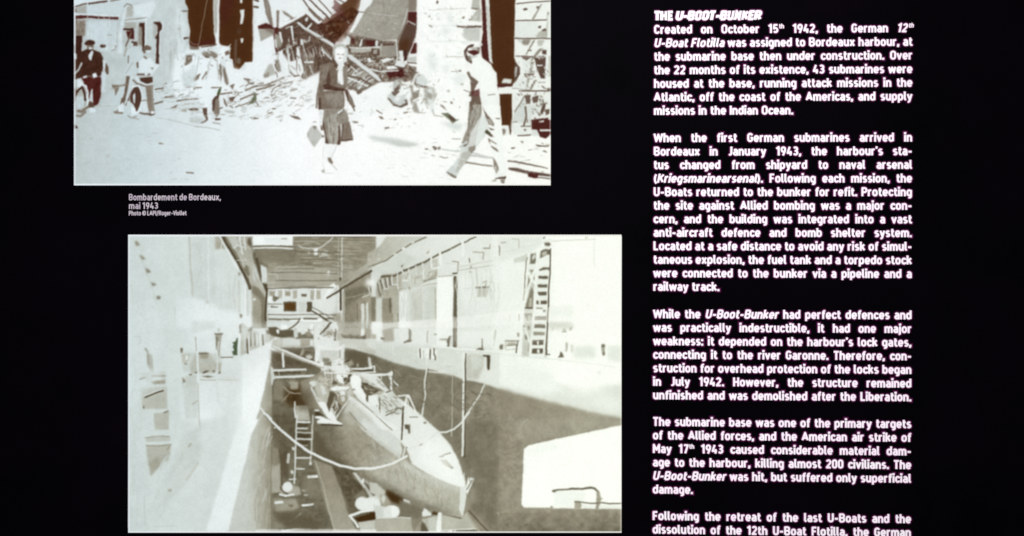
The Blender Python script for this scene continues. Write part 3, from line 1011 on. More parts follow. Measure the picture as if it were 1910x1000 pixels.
P 52,.6 185 880 240 870 300 900 370 920 420 920 400 950 320 950 200 930
P 60,.6 400 920 440 930 470 1000 520 1110 490 1120 440 1050 410 960
P 112,.6 440 960 480 1010 512 1100 498 1120 450 1050
P 84,.5 488 1110 506 1112 520 1150 510 1158
P 104,.8 130 960 200 940 400 950 410 1030 405 1110 370 1140 300 1140 150 1138 134 1130
P 126,1.5 200 980 340 960 400 1000 380 1100 300 1120 220 1060
P 60,.6 136 1020 160 1020 160 1136 138 1136
P 130,.6 190 1138 400 1120 440 1200 465 1330 494 1444 490 1452 372 1464 360 1500 210 1492 205 1400 170 1240
P 160,1 230 1200 330 1180 350 1300 330 1488 260 1488 230 1300
P 62,.6 165 1240 190 1250 215 1400 246 1490 210 1492 206 1400 176 1310
P 56,.6 340 1300 358 1310 364 1440 362 1500 330 1500 345 1420
P 60,.6 380 1300 400 1280 380 1460 370 1460
P 190,.8 360 1300 380 1290 374 1400 366 1440
P 108,.8 400 1280 460 1260 494 1444 380 1462
P 100,1 290 1360 302 1360 300 1490 285 1490
P 92,.7 330 1190 400 1130 380 1180 350 1200
P 214,.5 330 1170 395 1125 390 1150 340 1190
P 60,.5 380 1450 490 1440 496 1456 370 1468
P 244,.7 196 1494 330 1498 290 1620 260 1650 215 1680 200 1740
L 196 7 330 1500 300 1580 262 1650
L 206 6 190 1520 182 1700 196 1770
P 108,.6 232 1640 260 1632 290 1690 270 1706 236 1670
L 176 8 270 1700 325 1760
P 166,.7 165 1770 200 1750 206 1790 180 1794
L 210 8 200 1795 290 1800
P 232,.6 140 1140 190 1145 180 1290 150 1300
O printed_handbag
P 184,.8 20 1380 50 1320 90 1300 120 1330 200 1420 160 1430 130 1480 96 1530 30 1440
P 120,.7 75 1308 115 1310 112 1330 96 1350
P 150,.8 22 1390 40 1370 38 1420 22 1430
L 130 8 80 1268 110 1268
P 176,1 60 1440 120 1480 100 1524 60 1480
P 88,.6 156 1300 176 1310 184 1350 160 1350
P 92,.6 170 1400 200 1402 196 1420 176 1420
O printed_street
P 120,.6 482 1254 550 1264 544 1280 500 1276
L 196 10 545 1300 600 1310
P 176,.8 430 1170 490 1170 494 1188 440 1186
O printed_person|young man in a white shirt and trousers striding to the right
@ 800 0 5.554
P 240,.6 376 540 400 500 480 470 540 500 550 580 560 620 640 680 690 780 700 880 730 950 740 1150 750 1300 730 1400 760 1500 780 1640 800 1800 780 1840 690 1850 680 1700 620 1400 610 1300 540 1080 520 1000 500 900 400 780 380 660
P 200,.6 395 600 450 580 510 580 480 640 400 650
P 246,.5 450 610 530 590 640 670 690 780 690 890 720 950 560 960 500 880 430 760 390 740 410 660
P w 396 530 460 520 530 530 520 560 470 580 420 556
P 60,.5 368 520 400 480 440 460 470 462 460 490 410 500 396 540 400 580 450 640 445 664 390 630 366 570
P 165,.7 430 500 515 494 515 516 460 518
P 120,.6 500 500 530 490 528 540 505 545
P 215,.5 516 460 555 448 555 480 530 480
P 120,.5 405 590 430 580 450 640 420 640
P 92,.6 392 756 416 742 440 790 515 850 500 880 440 850 420 810
P 84,.6 430 850 500 870 470 950 440 1010 410 1000 440 930
P w@.8 444 950 525 920 530 1020 490 1080 440 1060
P 245,.5 360 945 400 950 420 980 390 975
L 110 9 366 936 430 960
P 130,.8 420 1060 520 1030 552 1120 545 1200 500 1400 478 1560 420 1610 400 1580 340 1480 400 1330
P 156,1 440 1060 520 1060 530 1150 500 1330 440 1400 410 1500 430 1300
P 92,.6 420 1060 450 1040 460 1130 430 1180
P 84,.6 440 1000 530 1000 556 1110 530 1080 440 1090
P 210,.8 330 1500 400 1460 410 1560 440 1590 380 1680 320 1780 280 1840 170 1790 260 1700 320 1620
P 178,1 340 1590 410 1560 440 1600 380 1680 300 1790 280 1780
P 116,.6 350 1510 390 1490 396 1510 360 1524
P 110,.6 180 1776 250 1806 296 1836 280 1850 210 1816
P 246,.5 540 1080 740 1100 756 1330 768 1500 810 1800 690 1810 670 1660 620 1440 600 1300
P 214,1 520 1300 590 1180 620 1300 580 1420 490 1520
P 92,.6 550 1080 580 1150 640 1230 676 1290 670 1310 620 1290 590 1210
P 150,.6 600 1230 640 1240 670 1300 630 1290
P 74,.5 575 1370 600 1340 650 1390 676 1420 640 1420 590 1384
P g@.8 576 1370 610 1350 650 1400 600 1390
P 100,.5 610 1320 660 1335 690 1350 640 1350
P 110,.5 690 1226 740 1222 736 1236 700 1240
P 110,.5 612 1430 700 1490 700 1500 630 1460 640 1500 620 1470
P 110,.5 640 1510 700 1540 730 1580 700 1570 650 1530
P 120,.6 664 1630 700 1680 726 1740 720 1780 690 1720 680 1770 670 1700
P 150,.6 690 1740 720 1760 710 1800 690 1790
P 74,.5 684 1846 800 1830 800 1842 790 1862 690 1858
P 130,.6 740 1862 790 1866 780 1910 750 1900
P 160,.8 640 1880 690 1850 700 1880
L 120 9 612 990 680 980

@ 112 0 2.826
O =
K 130 150 208 8 1.5 -8 28 500 470 700 400 760 560 860 640 600 590
K 150 140 205 8 1.5 -16 26 850 470 1000 420 1300 410 1340 560 1200 620 900 640
K 60 95 130 6 1.5 -18 22 850 480 1000 430 1300 410 1240 500 1000 560 900 560
K 40 150 232 14 2 78 12 1130 230 1380 160 1400 330 1330 400 1140 400
K 30 60 90 9 1.6 60 40 1130 230 1380 160 1400 330 1330 400 1140 400
K 26 186 202 26 2 88 4 530 150 660 60 660 400 540 420
K 20 190 204 22 2 88 6 80 110 300 90 300 340 220 240 140 170
K 30 172 200 9 1.2 3 6 80 680 560 680 700 960 80 960
K 40 205 225 12 1.2 4 6 80 620 900 690 1300 960 300 960
L 186 6 790 330 770 420
L 190 6 735 300 716 400 690 430
L 176 5 800 300 830 320 838 420
P 205@.7,2 640 400 720 340 715 440 660 470
L 160 4 270 470 340 452
N 10 5 1 120 210 230 260 220 560 110 560
K 24 100 150 5 1.4 -30 50 640 290 860 240 900 340 820 380 640 360
K 20 205 235 6 1.8 -20 50 640 290 900 240 920 360 840 360 640 360
@ 560 0 2.825
O printed_person|woman in a dark jacket and skirt walking with a pale bag
P 205@.55,2 186 260 240 255 246 330 215 350 190 330
P 136,.6 172 268 186 246 214 240 204 256 188 276 184 312 175 304
P 245,.6 196 262 230 262 234 290 226 330 212 338 200 318 194 290
P 84,.5 197 283 209 281 209 288 198 289
P 90,.5 220 282 231 280 231 287 221 288
L 150 3 215 284 212 302 218 304
P 96,.5 205 314 224 312 220 320 208 320
P 70,.6 176 326 190 342 200 352 194 362 178 350
N 12 4 1 90 340 250 340 290 580 240 740 130 760 90 540
L 90 4 205 360 175 460
L 92 4 240 350 236 470
K 14 84 150 16 1.6 80 10 130 600 260 590 270 740 150 750
O =
K 60 206 232 7 1.5 5 40 640 40 940 40 900 230 860 420 660 420
K 30 150 190 4 1.4 0 60 640 40 940 40 860 420 640 420 640 560 800 640 870 560
K 50 110 195 6 1.8 -20 50 470 450 720 440 720 600 600 600 480 560
K 40 60 130 5 1.6 60 40 1135 300 1310 300 1310 480 1150 480
K 40 210 238 7 2 50 40 1135 300 1310 300 1310 480 1150 480
K 40 66 120 5 1.6 70 40 1130 500 1310 490 1310 640 1200 650
K 16 160 212 8 1.4 8 16 640 690 860 700 860 860 660 820
K 18 140 205 8 1.4 8 16 1100 740 1310 720 1310 930 1100 900
K 40 215 236 10 1.4 5 10 300 720 860 800 860 960 300 960
K 26 176 215 5 1.5 10 40 240 560 480 480 640 640 560 700 280 690
N 16 5 1 870 540 950 540 960 640 900 760 800 890 770 870 850 740
K 26 88 150 14 1.4 100 10 885 540 950 540 950 640 880 760
P 226@.8,1 900 700 960 600 990 660 940 760 880 780

@ 570 0 5.554
O printed_person|woman in a dark jacket and skirt walking with a pale bag
P 176,.7 284 500 310 466 360 454 405 466 424 500 400 488 350 480 312 500 300 590 286 570
P 205,.6 418 500 440 510 446 580 430 610 418 570
P 246,.5 303 520 330 490 380 485 414 508 422 570 408 630 366 668 334 646 310 592
P 212@.6,1 303 522 330 488 400 486 420 522 380 508 330 512
P 190@.5,1 400 540 420 540 420 600 400 640 385 650
L 100 7 330 566 352 570
L 100 7 378 571 398 569
L 186 5 366 574 362 594
L 112 7 348 609 372 606
P 205@.6,1 330 630 366 668 400 632 366 646
P 232,.5 330 690 362 672 388 690 384 740 350 740
'''
PHOTO_B = '''
O printed_wall
@ 0 0 1
G 0.5 240 600 208 480 600 222 230 430 1170 430 1170 1200 230 1200
@ 230 430 5.554
P 212,8 80 60 500 60 520 700 400 760 90 560
P 206,3 720 60 950 60 1000 500 1240 800 720 700
L 172@.8,3 15 688 70 695 300 712 500 724 692
L 224@.8,2 20 885 60 890 740
P 214,3 950 60 1010 60 1180 400 1300 600 1340 640 1340 880 960 880
P 168,1.5 950 60 1012 60 1066 188 955 192
P 150@.5,2 955 100 1040 150 1060 190 960 190
L 240 10 1000 55 1075 200 1190 400
P 140,1.4 120 112 152 112 182 152 140 165
P 142,1.4 168 248 196 256 240 296 195 304
P 126,1.4 228 388 258 402 296 434 244 442
P 116,1.4 288 534 350 560 310 582
P 112,1.4 348 678 396 686 384 712 355 716
L 190@.6,3 12 200 310 300 600 380 830
L 190@.6,3 10 90 560 110 800 240 930
L 190@.6 12 540 800 540 960
G 4 700 700 226 1300 900 236 560 700 720 690 900 760 980 820 1340 860 1340 1010 720 1010 560 1010
P 206@.8,4 720 930 980 950 980 1010 720 1010
E 168,1.5 878 740 12 14
P 150,1 1196 430 1222 440 1214 474 1200 470
P 112,1 1206 862 1240 866 1232 906 1212 906
P 110,1 1210 970 1240 960 1230 1010 1204 1010
L 232 12 1240 480 1240 860
L 196@.6 12 1100 460 1110 700
L 186@.7 14 1200 520 1206 840
L 190@.7 14 1290 600 1296 880
L 236 16 1265 560 1268 860
O printed_ceiling
@ 460 430 5.554
G 1 600 60 132 600 590 158 50 40 1340 40 1340 420 1010 590 950 570 700 590 200 600 100 300
K 90 118 128 34 1.6 1 2 480 60 1300 60 1200 320 960 480 320 420 240 200
K 80 160 178 30 1.2 1 2 480 60 1300 60 1200 320 960 480 320 520 240 300
N 8 7 1 50 40 1340 40 1340 420 1010 590 200 600
P 116@.7,3 60 190 500 190 600 330 240 340 150 320
P 160,2 300 400 940 400 940 560 240 580
L 178 8 320 382 600 376 900 382 1100 385
L 112 7 330 394 700 394
L 112@.8 7 500 100 1330 112
L 168 7 490 112 900 112 1330 122
L 166 6 560 282 930 296 1300 296
L 112@.8 10 430 582 720 578
P 92,2 600 335 690 330 680 356 610 358
P 244,.6 62 50 482 52 480 156 70 152
P 225@.6,1 190 70 450 76 450 140 190 140
P 150,.6 360 82 420 76 420 92 360 92
L 100 9 68 162 480 164
L 232 13 74 182 300 178 480 188
O printed_lamp
L 214 9 540 160 580 180 690 190 760 184 800 160
L 226 9 800 160 850 122 880 95 905 62
P 232,.6 696 190 742 190 736 256 702 256
P 198,.8 790 222 842 206 842 252 780 258
P 190,.8 626 215 660 205 656 244 640 240
L 110 10 600 262 840 272
L 214 8 760 270 850 262
E 242,1 852 440 15 24
O printed_cable
L 210 10 990 55 988 560
L 178 7 955 60 950 480
L 62 22 975 500 978 820
L 205@.8 8 990 560 995 700
O printed_back_wall
P 199,.8 200 596 940 590 942 1010 215 1010
P 222,2 230 600 900 596 940 700 900 900 240 900
L 232 8 215 604 560 596 900 592
P 150,.7 235 622 296 622 294 690 238 680
P 172,.7 328 622 372 622 370 704 330 700
P 168,.7 398 622 462 622 460 680 400 680
P 140,.7 406 640 456 636 454 674 408 670
P 162,.7 484 620 528 620 526 706 486 706
P 100,.7 570 655 626 655 624 684 572 682
P 162,.7 662 620 706 620 704 716 666 716
P 164,.7 724 620 768 620 766 712 726 710
L 236 12 712 600 712 720
L 236 12 380 600 384 680
P 240,1 800 690 850 590 905 540 932 580 850 660 830 712
E 244,2 230 715 40 36
P 108,.8 276 676 345 690 330 712 288 742 268 720
P 104,.7 250 775 330 790 320 800 250 795
P 226,.7 210 800 350 806 340 820 210 815
P 222,.6 376 720 530 720 528 850 378 850
P 95 383 736 518 736 518 838 385 838
P o 398 752 508 752 508 826 398 826
P 86 628 738 682 735 682 842 622 845 630 800
P 200,2 540 740 610 740 610 850 540 850
L 112 17 235 916 362 922
L 110 17 384 918 560 920
L 100 17 598 914 760 916 905 910
L 244 18 458 934 552 936
L 244 22 568 920 600 938 770 936
P 244,.6 738 910 786 906 800 930 740 930
P 160,1.5 880 860 980 850 990 1000 930 1000
O printed_stair
L 78 17 690 838 780 892 880 968
L 112 9 688 792 800 862 905 922
L 130 7 760 860 830 870
L 76 12 880 968 845 1010
O printed_crane
P 112,1.5 20 55 70 200 150 300 215 440 200 590 140 520 100 380 20 240
N 20 4 1 20 55 70 200 150 300 215 440 200 590 140 520 100 380 20 240
P 172,1 -60 55 30 55 60 240 100 460 205 640 220 1010 62 1010 55 610 -20 400 -40 250
P 200,1 0 200 40 230 90 470 100 540 50 480 0 330
L 84 30 105 300 150 460 210 620
P 120,1 60 560 130 600 200 700 212 1010 150 1010 150 800 60 640
P 150,1.5 70 650 150 720 150 1010 66 1010
P 215,.8 148 360 210 382 216 530 162 542
L 190 8 222 450 318 456 322 510 288 540 170 540
P 120,.8 160 330 220 350 230 400 180 370
E 225,.8 84 712 14 12
L 70 20 208 560 212 640 205 760 200 870 206 960
@ 230 430 5.554
P 168,1 1040 55 1290 55 1345 220 1345 590 1300 570 1180 310 1100 200
N 12 4 1 1040 55 1290 55 1345 220 1345 590 1300 570 1180 310 1100 200
L 78 30 1028 50 1100 180 1180 310 1260 460 1320 590
L 104 12 1060 60 1180 260 1300 470
P 190,1 1110 80 1180 70 1200 160 1140 190
L 232 7 1150 185 1190 150 1230 180
L 225 12 1205 60 1220 160 1235 250
L 226 10 1255 60 1270 200
K 12 215 240 5 1.6 -10 20 1190 60 1280 60 1280 260 1200 220
P 118,1.2 1265 350 1300 370 1320 470 1270 440
P 70@.8,1.5 1290 90 1330 60 1340 180 1290 140
L 196 8 1180 310 1280 310
P 180,1 1220 320 1260 330 1250 400
L 90 30 1290 500 1318 600
@ 690 430 5.554
O printed_roof_beam
G 1 100 150 176 600 70 205 190 40 640 40 430 132 220 282 -20 390 -20 240 100 162
P 170,1.5 -20 250 90 180 130 240 60 330 -20 370
K 14 150 215 6 1.6 -40 30 -10 250 130 180 200 260 0 350
O printed_wall
G 2 300 300 214 900 200 228 -20 400 220 290 430 140 640 40 1280 40 1340 40 1340 1010 -20 1010 -20 560
P 205,3 0 410 220 290 330 230 480 280 330 420 80 460
L 122 15 -10 378 80 345 180 300 330 198 450 130 580 68
P 232,.6 325 180 360 172 380 196 340 206
P 234,.6 430 120 470 110 450 140
P 226,.6 230 244 280 236 270 258
P 128,.6 320 370 350 350 340 392
P 150,.7 580 230 620 205 600 245
O printed_gantry
P 165,1.2 70 545 130 460 330 430 420 400 700 290 700 470 560 545 420 600 310 622 300 690 70 692
P 196,1.5 330 440 550 345 690 300 690 420 560 540 440 600 330 600
N 10 4 1 70 545 300 460 700 300 700 560 310 622 300 690 70 692
L 98 22 125 480 250 468 330 436
L 100 22 345 420 560 330 628 292
L 104 20 655 280 740 236 830 196
L 112 18 850 186 940 136
L 110 16 978 124 1040 90 1096 66
L 236 17 635 275 638 390 715 384
L 238 20 730 235 734 350
L 226 14 545 340 560 500
L 220 14 475 370 485 450
L 230 14 335 420 365 490
L 222 14 400 400 415 520
L 214 12 285 440 292 600
L 220 12 228 470 235 560 280 560
L 215 12 180 500 190 590
L 214 12 132 510 150 605 190 600
L 200 11 90 540 104 640
L 98 10 80 550 110 680
L 96 12 108 520 135 600
L 96 12 160 500 180 590
L 98 12 205 480 215 560
L 232 10 340 520 400 520
L 150 9 350 460 372 500 400 440
L 150 8 440 490 545 470
L 150 8 470 550 470 490 520 490
L 140 8 600 480 620 430 680 420 690 470 610 500
L 112 9 560 528 690 490
L 150 8 400 600 700 545
L 214 14 300 640 430 596 690 530
P 128,1 405 580 430 590 425 615 405 615
L 240 20 965 90 966 260
L 170 10 700 478 865 468
L 90 16 860 446 905 442
L 130 9 860 320 920 326 910 430
L 212 8 780 340 870 345
L 146 10 1075 225 1180 230 1175 300
L 100 10 1030 290 1036 330
L 220 8 1040 245 1110 235
L 130 10 1180 186 1240 186 1250 150
L 120 8 1290 165 1340 162
L 178 9 910 415 1340 350
L 190 8 910 380 1340 300
E 120,1 1048 378 10 10
E 130,1 1045 432 14 9
E 112,1 1305 290 9 10
E 112,1 1303 366 10 12
P 232,1 960 60 1010 60 1000 110 950 100
O printed_column
P 168,1 -20 690 70 690 300 680 312 1010 -20 1010
P 122,1 -20 680 60 690 60 1010 -20 1010
P 208,1 66 705 126 700 132 1010 66 1010
P 142,1 130 705 215 700 240 870 240 960 130 960
P 104,.8 200 700 226 700 222 860 202 850
P 118,.7 234 860 248 860 246 966 236 960
P 170,1 235 700 300 690 305 1010 245 1010
L 112 8 295 860 298 940
G 1 320 800 222 690 800 200 308 640 690 560 695 1010 308 1010
P 196,2 420 640 540 610 550 930 420 940
L 222 8 550 600 556 930
L 160 10 680 600 684 930
P 236,1 310 640 380 636 372 1010 308 1010
P 246,.7 694 484 866 476 866 1300 694 1300
P 222@.8,2 866 490 1340 420 1340 1010 905 1010
P 232,4 905 500 1100 430 1340 390 1340 900 1000 900
L 176 7 1100 400 1115 600
P 104,1 1090 584 1165 582 1240 580 1220 598 1100 606
P 190,1 1110 600 1230 600 1210 690 1110 690
L 150 9 1170 540 1210 520 1190 580
L 160 9 1240 530 1290 545 1286 900
L 140 9 1240 580 1256 636
L 204 8 980 600 1100 600
O printed_pole
L 92 40 886 490 882 800 880 1250
L 190 5 872 520 870 1200
L 170 12 888 560 884 1000
L 92 26 886 600 882 1250
O printed_column
@ 930 430 5.554
G 4 0 300 238 700 300 252 -60 40 1290 40 1290 1600 -60 1600
P 228,3 0 60 470 60 430 180 0 330
P 240,3 40 320 270 330 260 900 40 900
L 176 8 140 86 210 90 212 170
L 150 9 30 125 72 122
L 130 12 8 160 10 250
E 112,.8 470 74 10 10
P 204,1 158 292 300 240 300 316 160 336
L 218 8 0 240 420 130 540 90
L 205 9 540 110 1000 90
E 180,1 912 74 18 7
L 226 9 990 110 990 380
P 232,4 520 800 780 790 780 900 520 900
E 214,2 925 775 10 12
L 190 9 116 880 116 940
L 150 12 212 870 214 930
P 206,4 520 940 780 960 760 1010 520 1010
O printed_ladder_tower
P 196,1 285 240 540 200 510 1010 500 1310 240 1310 260 900
P 244,.6 300 230 330 228 270 800 230 1320 190 1320 255 820 280 500
L 120 9 300 280 285 330 268 600
L 150 8 268 600 258 720
P 120,.7 330 240 392 240 386 345 330 346
P 205,.6 345 270 375 240 388 270 350 310
P 236,.6 290 350 400 345 400 400 300 400
P 128,.7 328 410 362 410 346 442
P 130,.7 308 480 330 520 300 620
P 118,.7 366 480 384 500 380 580 362 560
P 126,.7 342 580 366 640 352 802 278 806 290 740
P 176,.8 320 700 345 700 340 790 310 790
L 70 12 278 804 350 800
P 110,.7 268 860 346 856 336 936 296 936
P 170,.7 300 880 330 876 330 936 306 936
L 242 20 380 400 300 620 270 760
L 242 22 300 420 380 560
P 246,.6 392 190 432 180 410 420 390 640 352 1000 335 1330 310 1330 345 1000 362 700
P 240,.6 400 290 540 250 530 400 520 700 500 1010 470 1330 330 1330 360 900
P 104,.7 428 270 440 210 490 190 540 208 540 254 500 250 432 286
P 180,1 450 230 500 210 500 250 450 266
P 110,.8 470 125 520 118 545 140 520 165 480 158
P 236,.8 430 190 500 165 540 190 480 190
P 104,.6 420 402 468 378 526 384 524 420 500 405 420 418
P 96,.6 412 474 512 468 510 504 415 502
P 100,.6 404 560 506 556 504 592 408 590
P 100,.6 404 636 500 632 498 672 416 672
P 92,.6 390 724 500 724 498 764 388 764
P 226,.5 415 720 432 724 434 766 415 766
P 120,.6 388 798 454 800 452 814 386 814
P 112,.6 456 820 490 820 488 846 458 846
P 96,.6 376 890 500 886 496 926 372 930
P 120,.6 372 970 480 970 480 1000 372 1000
P 96,.6 372 980 486 980 482 1012 368 1012
P 130,.7 362 1050 478 1050 476 1084 360 1086
P 84,.6 352 1136 466 1132 462 1184 350 1186
P 236,.5 400 1140 414 1140 420 1184 400 1184
P 92,.6 344 1224 462 1220 458 1276 342 1276
P 236,.5 404 1230 424 1226 430 1270 404 1270
L 76 14 538 195 532 420 520 640 510 900 505 1000 500 1080
L 92 18 496 1090 494 1270
P 84,.7 482 1270 532 1280 532 1290 484 1288
L 130 20 262 990 268 1030
P 112,.8 270 1080 306 1080 296 1140 276 1130
L 236 20 268 1010 310 1110 322 1160
P 120,.8 300 990 326 990 322 1030 306 1030
L 160 9 310 1170 308 1250
O printed_bench
@ 930 600 5.554
L 108 14 70 196 205 196
L 120 14 88 246 190 240
L 100 14 200 200 185 320
L 176 12 72 200 72 280
P 112,.8 190 110 216 120 212 160 196 150
P 108,1 10 240 50 230 46 284 14 290
P 140,1.3 84 215 180 210 180 235 90 236
L 180 9 80 290 180 286
O printed_cone
P 100,.8 612 372 632 340 640 305 662 330 676 372
P 176,1 695 210 720 220 712 310 692 310
P 200,1.5 750 230 776 240 770 320 750 320
O printed_column
L 140 10 660 100 700 104
P 190,1 665 70 690 60 700 100 670 106
P 186,1 735 60 770 50 760 90 735 96
L 190 8 555 90 565 60
P 112,.8 1062 235 1102 232 1098 356 1072 350
P 200,1 1074 270 1090 265 1088 320 1076 320
P 226,4 780 260 1000 260 1000 380 780 380
P 228,3 1130 250 1265 250 1265 420 1130 400
P 240,4 540 540 300 460 0 380 0 640 400 760 700 720 600 640
L 224 9 0 330 600 392 1000 440 1200 470
P 252,12 620 560 760 460 1100 470 1180 560 1000 740 760 740
E 226,2 1038 528 20 14
P 240@.7,6 1000 760 1265 800 1265 960 1000 880
O printed_dock_wall
@ 0 0 1
G 2.6 700 690 112 1050 860 150 690 660 701 662 721 669 735 675 776 686 823 695 847 700 863 706 906 715 931 724 971 735 1001 743 1060 757 1097 767 1160 780 1160 1000 690 1000
@ 690 600 5.554
P 118@.6,8 240 420 480 500 900 620 800 760 300 560
N 9 14 2 -20 345 480 490 960 590 1340 690 1340 1000 200 1000
N 6 5 1 -20 345 480 490 960 590 1340 690 1340 1000 200 1000
L 150@.5 9 300 500 390 450
L 158@.4 12 420 560 600 610
P 118@.7,1 1005 590 1200 620 1180 660 1000 640
@ 930 770 4.346
N 8 16 2 0 0 1000 100 990 990 0 990
N 7 5 1 0 0 1000 100 990 990 0 990
G 5 500 780 140 500 990 112 0 780 990 780 990 990 0 990
N 14 9 2 0 780 990 780 990 990 0 990
P 160@.5,6 50 40 400 60 980 40 980 90 500 180 200 240
@ 690 770 4.346
P 116@.8,4 770 100 1040 60 1040 1000 830 780 780 540 760 400
P 118@.7,3 560 0 740 0 745 420 650 250 570 150
N 8 10 2 560 0 1040 0 1040 1000 790 780
P 156@.5,3 830 590 850 600 860 740 800 720
P 150@.5,4 790 440 840 470 840 520 790 500
P 150@.4,3 910 680 940 740 950 790
O printed_quay
@ 690 600 5.554
G 1.2 0 260 200 1300 500 226 -20 205 200 215 500 235 760 250 900 262 1340 300 1340 690 1200 642 960 592 870 554 740 522 560 494 480 484 250 417 170 387 60 347 -20 337
L 240 16 640 250 900 280 1340 310
L 214 12 -20 212 300 236 640 262
L 200 10 190 240 186 380
L 222 9 240 240 246 340
P 236,1 500 270 700 290 690 390 500 370
L 102 14 520 285 522 365
L 176 9 556 300 562 378
L 90 15 626 290 624 384
L 92 14 668 285 660 330 676 360 678 392
L 240 18 596 280 590 380
L 240 15 648 290 642 384
P 190,2 1000 350 1060 335 1180 350 1170 480 1120 600 1000 590
P 205,2 1040 350 1160 370 1150 470 1060 520
P 214,1 870 340 910 340 910 560 870 540
L 98 22 1180 352 1232 356 1236 400 1228 492
P 80,.7 1210 340 1246 352 1240 492 1214 480
O printed_column
P 226,2 300 60 580 60 590 230 310 220
P 240,1 300 0 430 0 420 60 300 60
P 236,1 70 0 130 0 126 200 66 200
P 150,1.5 130 80 250 60 250 200 140 210
P 100,.8 110 160 155 165 150 190 110 185
P 112,.8 400 70 430 90 428 205 400 205 404 110
P 84,.8 345 212 400 185 440 190 425 208 350 224
L 150 12 600 100 596 210
P 240,1 694 0 866 0 866 230 694 230
P 108,.8 666 128 690 122 696 134 676 142
P 130,1 712 180 790 176 830 180 800 196 730 192
P 84,.8 800 200 826 150 846 150 826 262 804 260
P 214,1 836 160 862 170 862 260 830 260
O printed_pole
P 84,.8 866 0 900 0 896 262 862 262
L 150 9 885 0 884 200
O printed_column
L 108 12 1166 180 1160 280
P 96,.8 1100 290 1140 265 1180 282 1180 296
L 196 16 1305 100 1280 250
P 238@.8,3 905 100 1290 90 1290 260 910 250
L 112 12 1166 180 1160 280
L 186 14 1300 90 1286 180
O printed_wall
@ 230 600 5.554
P 226,10 700 0 1250 0 1250 350 720 300
P 206,2 720 0 950 0 960 60 720 120
P 200,1.5 610 320 1020 330 1010 520 620 520
P 224,3 780 150 950 150 950 300 780 310
G 4 900 500 214 900 1000 236 620 530 1260 500 1340 440 1340 640 1000 1010 620 1010
P 200@.8,2 620 640 780 620 780 1010 640 1010
L 172 9 120 152 160 150 190 175 188 210 150 234
P 112,1 216 276 240 270 260 300 272 340 256 330 236 300
P 152,1 248 310 308 345 314 500 280 500 256 450
P 120,1 248 330 272 340 274 440 256 430
P 176,1 270 480 314 480 330 540 300 530
P 196,1 168 530 444 510 448 640 290 650 178 560
L 150 14 300 560 444 560
P 106,.8 170 606 174 588 240 572 230 586
P 222,.8 300 605 400 575 410 590 310 612
P 150,1 300 616 440 600 444 640 320 648
P 178,1.4 184 700 456 680 460 900 204 905
P 186,2 184 690 456 670 456 720 240 790
L 70 17 235 780 330 740 418 712
L 226 8 225 770 400 700
P 104,1 205 870 226 880 222 900 205 900
P 176,1 318 946 480 930 478 1120 330 1120
P 90,.7 420 935 470 916 474 926 430 944
P 104,.8 592 275 624 275 618 325 600 325
P 176,.9 604 330 650 340 690 340 680 400 650 440 612 420
P 236,.7 650 350 670 350 670 392 650 396
L 112 9 640 430 660 440
P 112,.8 680 542 720 536 712 560 690 566
P 130,1 616 570 660 620 620 634
P 196,1 640 560 760 550 760 680 660 690
O printed_machine
P 180,1.5 700 420 770 320 900 330 960 420 960 530 700 530
P 150,1.2 800 330 890 330 880 380 806 380
P 106,.8 786 320 850 315 890 322 886 334 790 336
P 176,1 800 440 920 450 920 500 800 510
P 90,.8 730 530 770 515 760 536
P 88,.8 812 530 860 505 905 502 880 520 840 536
P 98,.8 925 520 950 490 955 526
P 90,.8 985 535 1010 500 1015 535
P 166,1.2 955 430 1020 420 1015 510 960 520
P 104,.8 806 566 880 556 950 568 880 578
L 160 8 800 600 960 606
L 176 8 990 600 1210 602
L 206 8 1010 575 1200 580
O printed_pole
L 226 18 765 160 775 420 785 800 800 1010
L 150 8 752 160 760 300
L 160@.8 8 778 640 790 1000 800 1080
L 150 7 720 855 775 815
L 214 16 985 300 975 560 985 840
O printed_standpipe
P 150,.9 955 126 1030 126 1015 180 1000 370 990 370 985 300 966 290
P 92,.7 944 118 1042 118 1024 136 958 136
P 176,1 975 90 1000 55 1012 90 1000 110
P 206,.7 978 200 996 200 992 300 982 300
P 112,.8 960 150 980 150 978 260 966 250
L 112 12 1020 370 1140 368
O printed_plant
P g 1130 215 1160 205 1180 160 1192 170 1186 345 1150 346 1130 310 1156 300 1140 260 1150 230
P g@.7 1150 300 1190 290 1188 348 1140 346
O printed_wall
P 176,1.5 1220 30 1250 20 1290 60 1290 340 1220 350 1212 110
P 196,1 1240 60 1330 60 1330 300 1250 300
P 236,1 1196 130 1216 130 1214 300 1198 300
P 84,.8 1278 170 1296 170 1296 330 1276 330
P 84,.8 1310 130 1330 120 1335 270 1318 262
P 100,.8 1206 40 1224 30 1226 120 1208 120
P 120,1.2 1290 90 1340 40 1340 120 1300 110
O printed_quay
@ 460 600 5.554
G 14 -200 1200 212 40 1200 244 -40 470 60 400 230 280 300 300 200 800 100 1200 -60 2170 -900 2200 -600 1600 -330 1100 -120 700
G 2 -60 1200 234 60 1200 246 100 520 270 290 200 700 100 1100 -140 2170 -420 2170 -160 1300 0 800
G 1.2 0 300 226 200 600 244 -40 350 60 300 200 240 256 290 250 420 140 900 100 1010 -40 1010
P 180,1 0 130 90 90 180 140 180 240 60 290 0 320
L 60 14 170 140 176 240
L 92 10 45 120 48 250
L 92 10 85 120 92 240
L 80 12 10 180 16 330
L 232 10 28 150 34 300
L 236 8 110 140 115 240
L 240 12 140 120 146 245
O printed_dock_wall
@ 460 600 5.554
G 1 150 600 172 260 600 150 254 292 262 330 262 1010 100 1010 140 900 250 420
O printed_dock_floor
P 108,1 262 270 700 260 760 440 780 520 640 640 640 700 660 1010 262 1010
